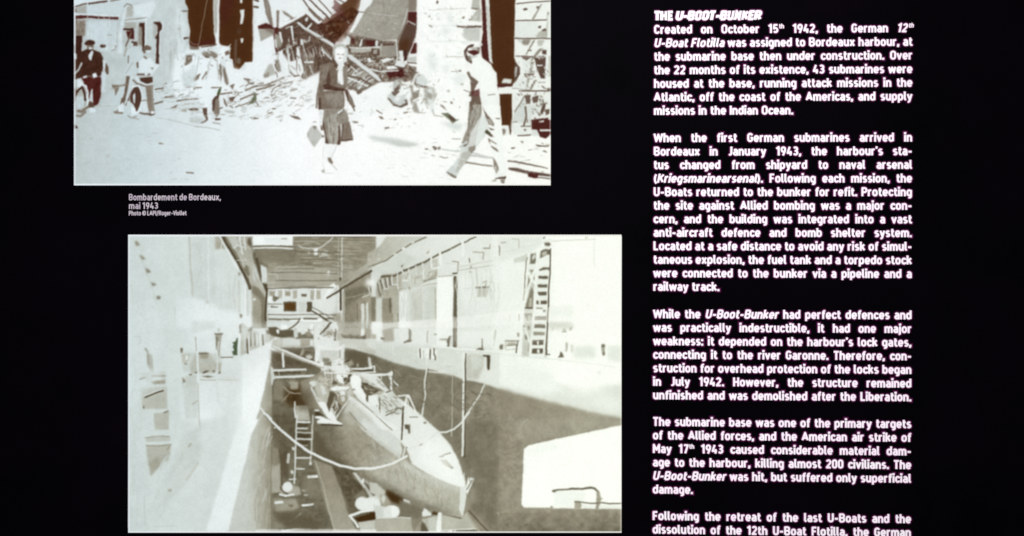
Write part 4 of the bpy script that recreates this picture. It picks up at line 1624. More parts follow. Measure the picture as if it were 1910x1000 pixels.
P w@.28,6 280 300 700 280 740 440 400 500 280 420
P d@.8,6 400 700 560 640 620 700 640 900 480 900 380 800
N 12 6 1.5 262 270 700 260 760 440 640 640 660 1010 262 1010
P 128,2 290 600 380 620 380 810 290 810
P 150,1.5 440 610 540 620 540 700 460 700
L 160 8 380 670 430 720 500 745 570 740
L 150 7 400 810 450 730
L 160 6 420 610 450 640
O printed_back_wall
P 214,1 200 0 940 0 930 110 700 180 440 110 230 60
P 96,1 200 80 380 90 560 110 700 120 700 170 440 180 300 150 220 150
N 30 4 1 200 60 700 80 700 170 300 150
K 30 180 245 5 2 60 40 420 60 960 40 960 150 440 150
K 18 70 100 5 2 80 30 440 80 960 60 960 170 440 160
P 244,.7 356 40 380 30 420 50 400 70 360 76
L 92 12 545 0 500 40 440 80 370 92
L 242 18 300 110 326 96 340 84
P 232,.6 210 76 250 60 256 80 215 92
P 240,.6 660 20 690 30 700 80 664 80
P 226,1 720 90 750 80 760 160 724 160
L 70 14 876 10 850 50 800 100
P 176,1.2 830 90 900 60 960 60 950 130 900 160 830 130
P 232,.8 890 50 920 0 960 60 920 90
L 92 10 905 90 912 190
O printed_dock_gate
P 176,1 270 190 380 160 560 175 700 170 700 250 560 270 380 262 262 260
P 200,1 375 170 560 180 640 200 640 250 380 250
P 232,.8 665 190 690 190 690 252 668 250
P 150,1 200 130 280 130 300 160 200 220
P 186,1 190 130 250 130 240 210 190 220
P 140,1 560 180 660 185 650 250 560 260
O printed_column
P 134,1 970 0 1190 0 1190 180 970 180
P 150,2 1010 0 1180 0 1180 130 1010 130
P 162,1 940 0 1010 0 1000 200 940 200
P 238,.8 1190 0 1222 0 1220 130 1186 136
P 140,1 1222 0 1290 0 1290 180 1222 180
P 150,1 1290 0 1340 0 1340 180 1290 180
P 80,.8 1196 150 1240 130 1236 180 1200 184
P 92,1 1000 150 1180 152 1200 180 1000 170
K 16 60 90 4 2 20 30 980 140 1240 140 1240 180 980 175
P 236,1 1290 0 1360 0 1360 130 1300 130
O printed_quay
P 186,1.2 960 185 1100 180 1340 200 1340 345 1200 300 1020 250 960 260
P 205,1 1230 190 1340 210 1340 300 1250 250
O printed_dock_wall
P 104,1.2 1010 262 1060 270 1200 310 1340 350 1340 520 1340 640 1190 620 1060 500 1010 400
N 9 5 1 1010 262 1060 270 1200 310 1340 350 1340 520 1060 500
P 92@.8,2 1030 290 1240 340 1260 460 1060 480
P 215,1 1256 360 1282 376 1302 460 1270 470
P 150,1.5 1050 420 1090 390 1110 440 1060 470
P 160,1 1140 430 1160 430 1165 470 1140 470
O printed_gangway
P 232,.6 196 228 330 270 560 360 780 440 800 410 808 470 780 474 540 396 300 310 200 260
L 150 7 250 290 500 392 740 470 800 480
L 222 20 382 330 386 466
L 180 16 555 360 590 280
L 150 12 620 290 690 310
P 150,1 600 330 690 320 690 380 610 370
O printed_scaffold
L 222 21 280 506 420 498 616 496
L 222 23 310 574 480 568 700 560
P 205,.7 250 470 270 470 290 500 290 560 320 580 280 600 270 670 255 640 258 560
L 60 10 290 530 560 530
L 180 8 340 520 345 560
L 232 18 1060 488 1200 488 1300 480
L 232 12 1060 522 1200 526 1340 522
L 232 22 1140 556 1250 552 1400 548
L 60 12 1080 506 1300 502
@ 690 600 5.554
L 232 22 -60 552 100 552 190 548
P 232,.6 180 540 226 505 240 520 232 660 236 760 210 730 214 610 190 570
L 205 10 118 560 122 690
L 226 12 235 610 295 662
L 240 12 0 470 50 460 50 520
L 150 7 60 440 120 500
O printed_submarine
@ 448 672 3.05
P 140,1 345 120 400 100 470 60 600 60 700 150 900 230 1060 340 1180 470 1250 600 1280 720 1285 800 1265 892 1200 885 1050 860 900 790 800 730 700 672 600 612 520 562 470 490 432 395 400 260
G 1 450 500 108 820 640 172 400 300 600 180 640 310 700 400 800 482 912 560 1000 640 1250 740 1265 892 1200 885 1050 860 900 790 800 730 700 672 600 612 520 562 470 490 432 395
P 96@.8,6 432 395 470 490 520 562 600 612 700 672 800 730 900 790 1050 860 1250 893 1200 860 1040 810 900 740 780 680 660 610 560 540 500 470
P 150@.7,8 560 400 640 360 760 480 800 560 700 540 600 470
P 150@.8,5 540 390 560 352 640 318 720 420 800 488 800 520 740 510 640 450
P 176@.6,8 800 520 920 590 1100 690 1200 740 1180 790 1000 720 860 630
P 198,.9 612 215 650 200 760 330 850 420 922 500 912 562 800 482 700 400 640 310
P 216@.7,2 650 205 770 335 850 420 920 500 920 525 840 450 740 350
P 150@.6,2 640 310 700 400 800 482 912 562 905 580 790 500 690 415 630 330
P 190,2.5 930 560 1000 605 1110 655 1250 702 1252 748 1130 716 1010 662 925 606
K 34 176 192 18 1.5 74 6 700 430 900 575 1190 735 1190 790 1000 720 760 560
K 26 136 150 20 1.5 74 6 600 400 900 600 1190 760 1190 830 900 720 600 520
K 16 170 182 12 1.4 74 6 940 620 1200 740 1200 800 960 700
L 150@.6 5 1000 640 985 760
L 140@.5 4 1130 700 1120 850
L 150@.5 4 860 580 840 690
L 152 4 1000 612 1110 660 1248 706
N 9 5 2 450 400 640 320 1240 720 1260 880 900 780 520 560
P 222,.8 1250 706 1276 636 1288 780 1266 890 1248 846
L 80 7 900 796 1050 864 1254 895
L 84@.7 8 470 495 520 566 600 618
O printed_submarine_deck
@ 690 770 4.346
G 1 100 100 222 600 450 240 -60 -330 60 -300 160 -180 400 0 480 80 560 150 650 260 720 380 765 540 776 592 725 600 540 530 340 412 300 300 280 270 250 235 100 120 -60 -40 -150 -200
P 212,1 -60 -60 0 10 120 120 255 235 256 340 120 250 0 150 -60 100
L 74 12 266 -30 262 100 256 215
L 104 10 300 280 262 350
L 214 14 286 290 268 350
P 100,.8 284 95 326 92 326 165 310 165 306 130 286 130
E 120,.7 448 80 13 9
P 96,.7 560 350 596 344 600 356 566 362
L 130 9 590 340 655 324
P 152,.8 570 378 620 380 680 450 650 448 600 420
P 108,.7 635 425 682 446 660 454
L 214 7 300 290 420 260 560 150
P 150,.7 400 262 425 245 430 256 410 268
L 196 7 320 34 388 34
P 246@.7,5 440 200 600 330 720 540 560 500 400 380
P 128,.7 400 0 420 0 414 14
O printed_submarine_superstructure
@ 540 600 5
P 160,2 180 560 330 480 420 400 500 340 560 420 640 490 740 560 900 640 760 760 640 700 520 700 430 900 330 880 230 700 120 640
N 30 6 1 180 560 330 480 420 400 560 420 740 560 760 700 520 720 430 900 230 700
P 128@.8,2 100 580 200 540 230 700 300 860 240 860 120 720
P 232,.8 560 520 600 490 650 490 670 560 660 640 760 780 700 760 640 700 600 660 570 580
P 214,1 410 380 440 345 480 345 500 400 470 420 420 410
P 236,.8 380 420 430 410 540 410 560 440 500 470 440 460 400 450
P 200,1 290 280 430 260 440 350 340 380 300 380
P 226,.8 245 200 275 200 290 290 270 380 240 330
P 120,1 340 350 400 350 390 410 345 410
L 232 12 270 230 360 260 440 256 500 220
P 226,.8 490 220 516 210 512 250 480 260
L 214 12 506 250 500 370
L 90 14 470 270 470 330
L 60 10 520 380 560 360
P 236,.7 440 490 520 500 540 560 480 570 440 530
P 92,.8 540 500 560 500 566 560 520 590 520 560 540 545
P 90,.8 400 540 440 560 460 580 400 590
L 236 10 330 470 400 476 560 468
L 232 8 330 450 340 540
L 214 8 396 480 402 560
P 196,1 240 560 290 570 350 650 380 700 340 740 290 720 260 640
P 220,1 188 560 230 550 240 600 196 590
P 232,.7 385 620 440 600 480 600 430 640 390 640
P 186,1 440 620 560 600 600 680 520 700 450 700
L 90 10 400 640 440 700 420 800 400 800
L 82 12 440 760 410 800 440 840
P 232,.8 480 650 505 645 510 680 480 680
L 226 9 560 690 520 760 460 830 440 900
L 214 9 430 740 440 800
L 226 9 200 620 260 740 300 800
P 100,1 660 600 700 560 780 640 820 660 720 680 690 640
P 150,1 680 590 740 610 800 650 730 660
L 226 10 690 560 800 580 870 630
L 108 10 700 570 780 580 860 640
L 60 12 640 560 700 640 740 700
P 236,.8 740 690 830 680 830 780 770 770 740 740
P 205,1 800 690 960 680 1060 780 1060 860 920 860 840 800
L 130 10 842 710 846 840
L 96 10 900 870 980 840 1010 800 1060 820
L 72 12 1062 790 1056 960
L 100 12 735 680 732 740
P 232,.8 560 690 700 800 860 900 980 960 1030 1000 880 1010 740 900 560 760
P 190,3 540 730 580 720 720 860 800 950 740 930 600 850 500 860
P 170,4 500 860 560 830 620 900 640 950 560 950 490 920
L 126 6 560 840 640 930 720 1010
L 120 8 610 700 760 830 900 960 960 1010
P 226,.7 270 760 300 740 390 800 410 840 410 930 360 900
P 196,1 260 700 340 700 380 760 360 800 300 770
P 236,.6 230 880 290 880 340 900 420 930 490 946 490 960 260 946 256 926 290 910 232 896
P 236,.6 228 818 280 818 276 832 232 832
P 60,.7 230 836 270 836 330 880 290 874 240 876
L 60 12 300 960 490 966
L 236 13 1020 690 1100 684
L 238 16 1104 686 1080 780
L 238 16 1112 690 1160 800 1180 840
L 226 9 1104 690 1110 780
L 226 12 960 540 1010 590
L 240 14 955 650 960 690
P 205,.8 900 640 960 640 1060 780 1100 800 1060 800 940 700
L 92 10 905 660 950 640
L 112 7 1120 888 1200 888
P 92,.8 1070 960 1110 960 1110 1000 1080 1000
O printed_dock_floor
@ 460 770 4.346
P 108,1.5 200 -40 545 -40 560 100 600 220 700 360 850 440 880 480 1043 640 1043 1010 200 1010
P 92@.8,4 210 0 520 0 520 350 300 330 210 180
N 12 6 1.5 200 0 545 0 600 220 850 440 1043 640 1043 1010 200 1010
P 92,2 540 120 600 190 690 340 850 450 1043 640 1043 820 860 820 690 430 560 370
N 16 5 1.5 690 430 880 480 1043 640 1043 800 860 820
O printed_dock_kerb
G 1.2 560 400 132 860 960 160 540 380 690 430 760 600 830 830 915 990 720 990 660 800 600 600
L 176@.8 8 560 390 620 580 700 900 722 980
O printed_dock_wall
G 1.2 0 600 196 200 600 150 146 -30 100 60 40 180 0 370 -40 520 -100 770 -152 990 205 990 205 -30
P 140@.7,4 175 -30 205 -30 205 990 150 990
L 112@.8 9 204 60 202 990
K 12 182 190 60 2.5 104 2 120 60 190 60 190 980 -120 980
K 12 154 162 60 2 96 2 140 60 190 60 190 980 60 980
O printed_dock_floor
P 160,1.2 205 416 275 410 272 640 205 650
P 134,1.5 210 280 260 290 270 420 210 430
L 92 14 270 300 285 400 285 580
P 84@.8,2 280 320 340 320 340 520 290 520
L 190 22 345 340 340 400
L 205 9 365 480 376 490
P 164,1.5 270 660 280 600 330 570 430 600 440 660 400 670
E 226,.8 332 600 40 42
L 84 11 275 605 300 640 340 660
L 236 14 270 660 320 672 380 662
L 226 10 350 538 400 536
P 150,2 210 690 400 700 430 760 380 790 240 800
L 228 22 240 725 290 722
P 104,1.5 330 740 380 740 370 770
L 240 18 455 748 500 746
L 222 14 490 748 540 738
L 236 24 505 518 570 514
P 84@.7,2 500 480 570 480 560 505 500 505
L 214 12 410 450 470 455
L 206 9 455 626 480 630
L 206 9 470 664 495 664
L 190 10 400 850 440 815
P 150@.7,3 220 880 310 890 320 930 220 940
L 228 14 290 958 400 940 515 938
P 92@.8,4 240 830 330 800 520 830 620 900 560 990 300 920
P 128@.7,4 460 500 580 560 620 660 560 700 460 640
P 214,.8 368 276 396 280 392 304 370 300
E 214,.8 370 478 12 14
L 206 14 230 120 270 118
O printed_ladder
P 172,1 398 -60 500 -60 515 60 410 60
@ 460 600 5.554
P 176,1 500 915 600 912 622 990 510 1000
L 226 14 500 830 500 920 510 990
@ 460 770 4.346
L 206 13 412 20 408 100 398 300 396 440 388 570
L 190 12 538 20 534 140 528 300 518 412
L 222 15 410 72 510 74
L 214 12 412 126 496 124
L 200 10 405 158 530 160
L 216 13 405 212 525 212
L 205 9 420 264 490 264
L 216 12 400 364 520 362
P 60@.7,1 416 86 500 86 496 110 416 116
P 60@.7,1 412 170 520 172 518 200 412 200
P 60@.7,1.5 412 225 500 225 500 255 412 290
P 214,.7 512 400 530 400 532 420 510 422
O printed_prop
P 196,1 862 478 890 484 950 560 1030 680 1000 690 930 580 880 530
P 226,.7 925 550 950 525 956 560 940 570
P 120,1.5 870 680 960 600 1000 680 930 740
L 80@.8 9 870 500 930 590 990 690
P 205,1 990 690 1100 640 1130 700 1080 760
P 150,1.5 1010 570 1060 570 1090 640 1030 660
O printed_propeller
@ 690 770 4.346
P 188,1 0 560 60 570 130 640 100 700 40 660 0 640
P 84@.8,2 130 610 270 690 300 740 260 760 160 700
P d@.9,2 130 620 280 700 270 740 180 720 130 670
P 236,.7 272 694 320 712 336 744 300 754 272 738
P 150,1.5 80 660 130 660 170 740 110 770 80 740
P 205,1 90 690 110 660 130 680 110 740
E 228,.8 10 740 78 56
P 205,1 30 740 130 760 150 850 40 860
E 238,.8 180 800 64 52
P 222,.9 110 770 170 750 180 850 120 850
E 230,1 -62 735 56 56
P d 0 800 40 820 50 860 0 868
O printed_dock_floor
P 112,2 240 700 360 740 430 780 420 870 350 960 340 850 250 840
P 132,2 340 850 380 860 420 840 410 950 350 960
O printed_crate
P 168,1 -20 872 120 856 330 848 352 960 340 968 120 985 -20 992
L 206 9 -20 870 90 850 240 846 330 850
L 236 9 -20 994 180 984 345 966
@ 460 770 4.346
P d 870 850 1043 800 1043 864 910 885
L 234 20 1020 786 930 800 840 832
L 234 19 838 832 880 884 905 922
P 190,.9 905 884 1043 868 1043 990 935 990
O printed_bow_support
@ 690 770 4.346
P 176,1 420 860 470 850 560 818 740 856 784 800 862 938 700 946 590 954 480 964
P 226,.8 424 810 440 772 500 812 500 830 428 838
P d@.8,1 520 792 560 812 550 830 500 812
P 196,1 470 850 540 840 540 960 480 962
P 96,1 420 880 450 900 480 966 560 966 550 1000 410 1000
P 110,1 580 960 860 945 880 1000 580 1000
L 234 9 480 962 540 960
L 226 9 585 952 860 938
L 234 32 566 820 560 880
L 240 40 560 886 558 1000
L 240 17 660 956 630 1000
L 240 14 690 960 670 1000
L 232 11 640 956 620 1000
P 150,1 350 960 420 870 410 960 400 1000 350 1000
L 228 8 -20 992 400 984
O printed_rail
P 138,1 786 776 830 810 990 990 900 1000 800 820
L 92 12 800 790 900 900 1000 1000
L 160 10 800 830 890 960
O printed_plank
P 238,.7 770 620 800 522 842 534 790 660
L 90 7 828 545 785 620
O printed_pole
@ 690 600 5.554
L 170 12 860 560 856 780 850 1100 846 1180
L 100@.6 8 868 560 864 1100
L 92 18 992 335 990 600 984 960 980 1400
L 232 20 972 330 972 600 966 980 962 1300 958 1380
L 220 14 975 1000 964 1360
P 236,.7 960 330 990 325 985 410 966 390
O printed_cable
L 222 15 586 330 588 480 570 640 575 770 550 900 540 970
L 92@.7 9 604 480 584 640 590 760 560 880
L 226 8 610 520 700 524 770 524
L 92 9 600 496 700 508
L 216 14 1195 630 1140 760 1050 900 980 990
@ 690 770 4.346
L 226 14 806 -6 740 82 680 132 620 156 565 158
@ 460 600 5.554
L 226 15 140 890 200 950 262 1004
@ 460 770 4.346
L 232 20 146 0 250 112 380 224 500 310 640 380 760 425 880 450 1043 450
L 100@.6 8 150 20 250 130 380 242 500 330 640 400 760 444 880 468
@ 690 770 4.346
L 232 18 -4 452 80 440 180 410 250 375 298 350
O printed_launch
@ 930 770 4.346
P 253,.7 205 292 240 262 560 190 995 98 995 777 400 770 205 766 186 742
P 244@.7,3 206 300 480 240 480 300 230 340
L 140@.5 7 195 300 208 268 240 254 560 183 760 140
L 150@.4 6 186 300 184 740 205 772 400 778
P 240@.8,2 440 630 700 640 700 760 450 760
L 118 15 440 632 480 622 580 618 640 612
E 112,.8 448 632 18 11
L 104 17 580 616 640 612 680 614 750 606 780 612 806 640
P 150,.8 790 620 815 640 830 690 850 690 830 710 815 775 786 775 790 700
P 160,.8 612 775 620 715 660 712 672 740 665 775
L 118 12 620 720 680 722 760 732 840 728 900 735 990 732
L 236 15 680 756 780 758
L 236 16 820 758 985 760
P 130,.8 410 770 430 750 450 770
O =
@ 0 0 1
P 240@.30,5 360 560 480 600 500 640 360 620
P 236@.22,2 470 604 700 600 1020 590 1020 640 700 650 500 660 470 640
L 250@.6,1 6 480 990 700 990

O printed_roof_beam
@ 460 430 5.554
G 1 1000 500 150 1290 330 178 1005 482 1200 380 1295 300 1295 348 1010 592 958 604 955 540
O printed_column
G 1 1010 700 128 1290 700 150 1012 596 1295 402 1295 1010 1000 1010
L 168 26 1012 640 1006 1000
L 208 32 1206 772 1206 1010
L 206 24 1252 760 1252 1000
L 112 8 1150 760 1150 1000
P 112@.8,2 1020 640 1180 580 1290 560 1290 640 1030 780
L 150 9 1040 700 1290 640
P 186@.6,2 1000 960 1295 930 1295 1010 1000 1010
N 9 5 1 1000 480 1295 400 1295 1010 1000 1010
O printed_crane
L 80 20 838 697 975 612 1130 518 1295 420
L 176 9 990 580 1130 480 1295 372
O printed_lamp
E 250,4 1282 540 44 44
L 235 9 1262 590 1276 650
L 235 9 1300 590 1310 640
L 220 8 1200 690 1290 660
O =
@ 540 600 5
K 34 190 240 6 1.5 40 50 250 560 420 400 640 480 760 560 880 640 720 700 430 880 340 860
K 30 80 120 5 1.5 50 50 250 560 420 480 640 480 760 560 860 660 560 720 430 880
K 26 100 140 8 1.4 35 20 800 700 1000 700 1060 860 900 860
K 24 226 244 9 1.5 35 14 560 560 660 560 900 900 820 900
K 12 100 140 7 1.4 40 50 0 60 460 60 460 160 0 160
K 20 200 240 5 1.5 70 40 0 60 460 60 460 160 0 160
@ 231 690 3.226
O printed_wall
P 184,1 130 405 278 398 284 426 135 432
L 140 5 130 405 200 400 278 398
P 172,1.2 135 450 286 450 278 545 240 556 165 640 148 560
L 132 5 135 453 210 455 288 450
L 138 5 262 480 284 458
P 150@.6,2 150 560 200 520 230 560 170 630
L 150 5 110 170 118 230
O printed_quay
P 203,3 340 400 480 330 440 420 390 510 260 710 170 850 190 750 300 560
P 200@.8,3 410 450 460 430 480 470 420 610 330 740 190 860 170 900 250 740 340 590
L 170@.8,3 7 450 560 380 660
P 160,1.2 400 440 415 440 395 465 385 460
E 160,.8 282 722 16 7
L 176@.7 5 360 500 330 560
L 190 5 126 760 130 930
L 188 4 180 940 320 940
K 20 196 206 30 2 120 6 200 560 480 400 460 600 200 900
K 14 198 208 60 3 90 2 40 40 120 40 120 940 40 940
@ 230 430 5.554
O =
K 14 196 222 60 1.6 90 1 720 100 960 100 1200 480 1200 900 760 700
@ 690 430 5.554
K 30 176 200 14 1.3 -24 6 330 440 690 300 690 540 320 620
K 24 200 214 40 2 90 1 320 660 690 600 690 900 320 900
K 18 212 222 60 2 90 1 910 500 1330 440 1330 880 910 880
@ 690 600 5.554
K 40 104 122 18 2 16 30 30 400 480 520 960 640 1340 740 1340 1000 200 900
K 34 134 152 14 1.6 20 40 200 480 480 540 960 660 1340 760 1340 1000 400 980
K 26 198 206 14 2 10 8 200 300 480 400 860 460 860 540 560 480
@ 930 770 4.346
K 40 128 140 20 2 12 30 0 60 500 200 190 300 180 760 400 780 980 800 980 980 0 980
K 30 150 166 14 1.6 14 40 0 40 700 120 190 240 180 700 0 900

@ 448 541 3.831
O printed_back_wall
P 92,1 200 268 260 262 300 290 370 280 400 300 396 330 300 342 220 322
P 112,.8 420 312 520 322 530 346 400 346
P 240,.5 258 285 282 280 280 312 266 308
P 242,.6 298 252 330 246 346 262 330 276 300 276
P 205,.7 385 290 410 285 415 335 385 340
P 220,.7 430 278 470 285 470 312 440 318
P 238,.6 505 245 522 245 526 272 508 274
P 226,.7 545 290 575 280 580 330 550 340
P 140,.8 470 300 500 290 510 330 480 335
L 82 7 350 276 400 246 432 204
L 84 8 642 234 602 286 576 312
P 226,.7 640 250 690 240 705 280 670 300
P 150,.8 620 290 660 300 655 340 615 335
L 84 6 682 280 684 360
L 228 7 610 335 640 325 665 345
O printed_dock_floor
P 84@.6,4 250 420 520 412 540 560 470 556 400 520 260 512
P 74@.5,5 400 750 500 700 520 860 420 860
L 148 5 315 690 360 735 430 742
L 140 5 330 760 300 800
P 150,.8 440 430 470 420 450 470 430 470
P 190,.7 475 470 500 460 520 480 500 495 478 490
O printed_submarine_superstructure
P 234,.6 540 430 570 430 562 500 546 520 530 500
P 200,.8 572 432 700 432 704 500 640 512 596 506
L 232 7 568 408 620 420 690 426 746 394
L 212 8 738 400 738 520
L 196 6 712 424 712 500
P 112@.8,1 590 482 640 490 650 520 600 542
P 226,.7 668 508 700 490 736 506 742 536 784 556 786 576 720 592 660 572 638 556 674 540
P 238,.6 690 600 770 605 770 640 740 668 710 660 690 630
P 92,.5 735 630 762 620 772 640 745 662
P 84,.6 775 600 800 596 790 640 772 660
L 236 7 600 590 700 592 1070 606
P 242,.7 785 625 810 605 846 612 866 640 862 690 904 762 880 764 840 720 800 690
P 84,.8 866 655 930 670 1000 720 930 752 900 746 872 700
K 16 130 205 7 1.4 35 15 866 655 930 670 1000 720 930 752 900 746
L 232 8 920 668 980 690 1044 716
P 84,.6 900 760 916 750 914 790 902 800
P 214,.7 498 662 530 650 548 680 515 692
L 226 6 505 690 540 750 556 780
P 176,.8 550 655 600 680 640 740 652 780 600 802 560 770 532 700
P 206,.8 570 670 600 690 620 740 590 750
P 236,.5 556 800 602 800 642 860 682 900 692 932 722 950 736 962 690 957 620 900
P 88,.7 644 722 682 740 652 830 640 872 618 820
P 94,.7 690 820 712 780 760 780 720 850 690 900
L 226 6 690 800 702 850 668 892
P 242,.6 648 702 700 685 782 690 772 706 700 716 660 720
E 230,.7 735 735 16 15
P 140,1 706 752 764 752 772 800 730 832 700 800
P 200,.6 720 760 750 758 752 790 728 800
L 230 6 792 762 740 832 698 904
L 100 6 1000 770 995 852
L 110 5 980 775 978 830
P 234,.7 918 760 982 750 992 820 950 824
L 108 5 1040 872 1110 850 1166 836
L 72 6 1166 830 1160 960
O printed_shores
L 236 6 1190 750 1174 812
L 238 7 1195 750 1252 862
L 228 5 1130 757 1196 748
L 84 5 1200 770 1240 850
O =
K 40 186 236 5 1.2 45 40 560 500 780 500 800 690 740 760 560 640
K 34 84 128 4 1.2 45 50 560 500 780 500 800 690 740 900 620 860

O printed_gangway
@ 448 541 3.831
P 236,.6 175 388 216 390 330 430 470 490 578 530 582 512 598 518 602 552 580 556 440 500 320 446 230 410 190 402
L 150 5 225 402 400 476 560 545 600 554
L 226 14 308 450 312 546
O printed_dock_wall
@ 690 770 4.346
K 10 112 118 60 1.6 92 2 790 60 1030 60 1030 900 800 780

O =
@ 0 0 1
P 252@.4,.8 690 604 745 601 850 591 932 583 1021 574 1156 568 1156 600 1030 600 850 612 745 610 690 614
P 226@.35,3 240 560 300 560 300 700 250 760 240 760
K 16 108 120 60 1.3 2 2 560 470 640 470 640 530 560 530
@ 460 430 5.554
L 96 8 560 300 960 306
L 100 7 250 440 560 430 940 452
L 100 7 300 520 940 520
L 92 8 500 215 960 226
L 88 9 540 62 1300 66
L 70 9 216 602 560 594 900 590
L 96 8 225 760 370 762
L 92 8 225 870 930 872
'''
# the writing: (text, ragged?, x0, y0(left baseline), x1, y1)
HEADING = 'THE *U-BOOT-BUNKER*'
PARAS = [
    (63.3, ['Created on October 15^th^ 1942, the German *12^th^*',
            '*U-Boat Flotilla* was assigned to Bordeaux harbour, at',
            'the submarine base then under construction. Over',
            'the 22 months of its existence, 43 submarines were',
            'housed at the base, running attack missions in the',
            'Atlantic, off the coast of the Americas, and supply',
            'missions in the Indian Ocean.']),
    (265.3, ['When the first German submarines arrived in',
             'Bordeaux in January 1943, the harbour\'s sta-',
             'tus changed from shipyard to naval arsenal',
             '(*Kriegsmarinearsenal*). Following each mission, the',
             'U-Boats returned to the bunker for refit. Protecting',
             'the site against Allied bombing was a major con-',
             'cern, and the building was integrated into a vast',
             'anti-aircraft defence and bomb shelter system.',
             'Located at a safe distance to avoid any risk of simul-',
             'taneous explosion, the fuel tank and a torpedo stock',
             'were connected to the bunker via a pipeline and a',
             'railway track.']),
    (593.6, ['While the *U-Boot-Bunker* had perfect defences and',
             'was practically indestructible, it had one major',
             'weakness: it depended on the harbour\'s lock gates,',
             'connecting it to the river Garonne. Therefore, con-',
             'struction for overhead protection of the locks began',
             'in July 1942. However, the structure remained',
             'unfinished and was demolished after the Liberation.']),
    (794.5, ['The submarine base was one of the primary targets',
             'of the Allied forces, and the American air strike of',
             'May 17^th^ 1943 caused considerable material dam-',
             'age to the harbour, killing almost 200 civilians. The',
             '*U-Boot-Bunker* was hit, but suffered only superficial',
             'damage.']),
    (970.0, ['Following the retreat of the last U-Boats and the',
             'dissolution of the 12th U-Boat Flotilla, the German']),
]
CAPTION = [('Bombardement de Bordeaux,', 240.5, 374.0, 413, 12.2, .16),
           ('mai 1943', 240.5, 390.0, 296, 12.2, .16),
           ('Photo \u00a9 LAPI/Roger-Viollet', 240.5, 402.0, 348.5, 8.6, .19)]

# ------------------------------------------------------------------ materials
def mat(name, rough=.6, spec=.3):
    m = bpy.data.materials.new(name)
    m.use_nodes = True
    p = m.node_tree.nodes['Principled BSDF']
    p.inputs['Roughness'].default_value = rough
    p.inputs['Specular IOR Level'].default_value = spec
    return m, m.node_tree, p


def ink_mat(name):
    """print ink: the colour of every dot of the sheet, with a faint paper grain"""
    m, nt, p = mat(name, .75, .08)
    a = nt.nodes.new('ShaderNodeAttribute')
    a.attribute_name = 'ink'
    tc = nt.nodes.new('ShaderNodeTexCoord')
    n = nt.nodes.new('ShaderNodeTexNoise')
    n.inputs['Scale'].default_value = 420
    n.inputs['Detail'].default_value = 3
    r = nt.nodes.new('ShaderNodeMapRange')
    r.inputs['To Min'].default_value = .93
    r.inputs['To Max'].default_value = 1.07
    mx = nt.nodes.new('ShaderNodeMix')
    mx.data_type = 'RGBA'
    mx.blend_type = 'MULTIPLY'
    mx.inputs['Factor'].default_value = 1
    nt.links.new(tc.outputs['Object'], n.inputs['Vector'])
    nt.links.new(n.outputs['Fac'], r.inputs['Value'])
    nt.links.new(a.outputs['Color'], mx.inputs['A'])
    nt.links.new(r.outputs['Result'], mx.inputs['B'])
    nt.links.new(mx.outputs['Result'], p.inputs['Base Color'])
    return m


def board_mat():
    m, nt, p = mat('black_panel_laminate', .5, .004)
    tc = nt.nodes.new('ShaderNodeTexCoord')
    n = nt.nodes.new('ShaderNodeTexNoise')
    n.inputs['Scale'].default_value = 3.2
    n.inputs['Detail'].default_value = 6
    n.inputs['Roughness'].default_value = .7
    r = nt.nodes.new('ShaderNodeValToRGB')
    e = r.color_ramp.elements
    e[0].position, e[0].color = .35, (.0006, .0006, .0011, 1)
    e[1].position, e[1].color = .68, (.0022, .0012, .0026, 1)
    nt.links.new(tc.outputs['Object'], n.inputs['Vector'])
    nt.links.new(n.outputs['Fac'], r.inputs['Fac'])
    nt.links.new(r.outputs['Color'], p.inputs['Base Color'])
    return m


def lettering_mat(name, c0, c1):
    m, nt, p = mat(name, .7, .05)
    tc = nt.nodes.new('ShaderNodeTexCoord')
    n = nt.nodes.new('ShaderNodeTexNoise')
    n.inputs['Scale'].default_value = 60
    n.inputs['Detail'].default_value = 2
    r = nt.nodes.new('ShaderNodeValToRGB')
    r.color_ramp.elements[0].position, r.color_ramp.elements[0].color = .35, (*c0, 1)
    r.color_ramp.elements[1].position, r.color_ramp.elements[1].color = .65, (*c1, 1)
    nt.links.new(tc.outputs['Object'], n.inputs['Vector'])
    nt.links.new(n.outputs['Fac'], r.inputs['Fac'])
    nt.links.new(r.outputs['Color'], p.inputs['Base Color'])
    return m


M_BOARD = board_mat()
M_INK = ink_mat('photographic_print')
M_TEXT = lettering_mat('white_lettering', (.87, .74, .86), (.88, .82, .88))
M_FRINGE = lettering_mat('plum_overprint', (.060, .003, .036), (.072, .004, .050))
M_CAP = lettering_mat('grey_caption_lettering', (.42, .36, .44), (.5, .45, .5))
M_EDGE, _nt, _p = mat('print_backing', .6, .2)
_p.inputs['Base Color'].default_value = (.55, .55, .55, 1)


def mesh_obj(name, verts, faces, material, parent=None):
    me = bpy.data.meshes.new(name)
    me.from_pydata(verts, [], faces)
    me.materials.append(material)
    me.validate()
    o = bpy.data.objects.new(name, me)
    C.objects.link(o)
    if parent:
        o.parent = parent
    return o


# ------------------------------------------------------------------ the panel board
def slab(name, px0, py0, px1, py1, y_front, y_back, material, parent=None, bev=0.0):
    x0, z1 = board(px0, py0)
    x1, z0 = board(px1, py1)
    vs = [(x, y, z) for y in (y_front, y_back) for x, z in ((x0, z0), (x1, z0), (x1, z1), (x0, z1))]
    fs = [(0, 1, 2, 3), (7, 6, 5, 4), (0, 4, 5, 1), (1, 5, 6, 2), (2, 6, 7, 3), (3, 7, 4, 0)]
    o = mesh_obj(name, vs, fs, material, parent)
    if bev:
        b = o.modifiers.new('bevel', 'BEVEL')
        b.width = bev
        b.segments = 2
    return o


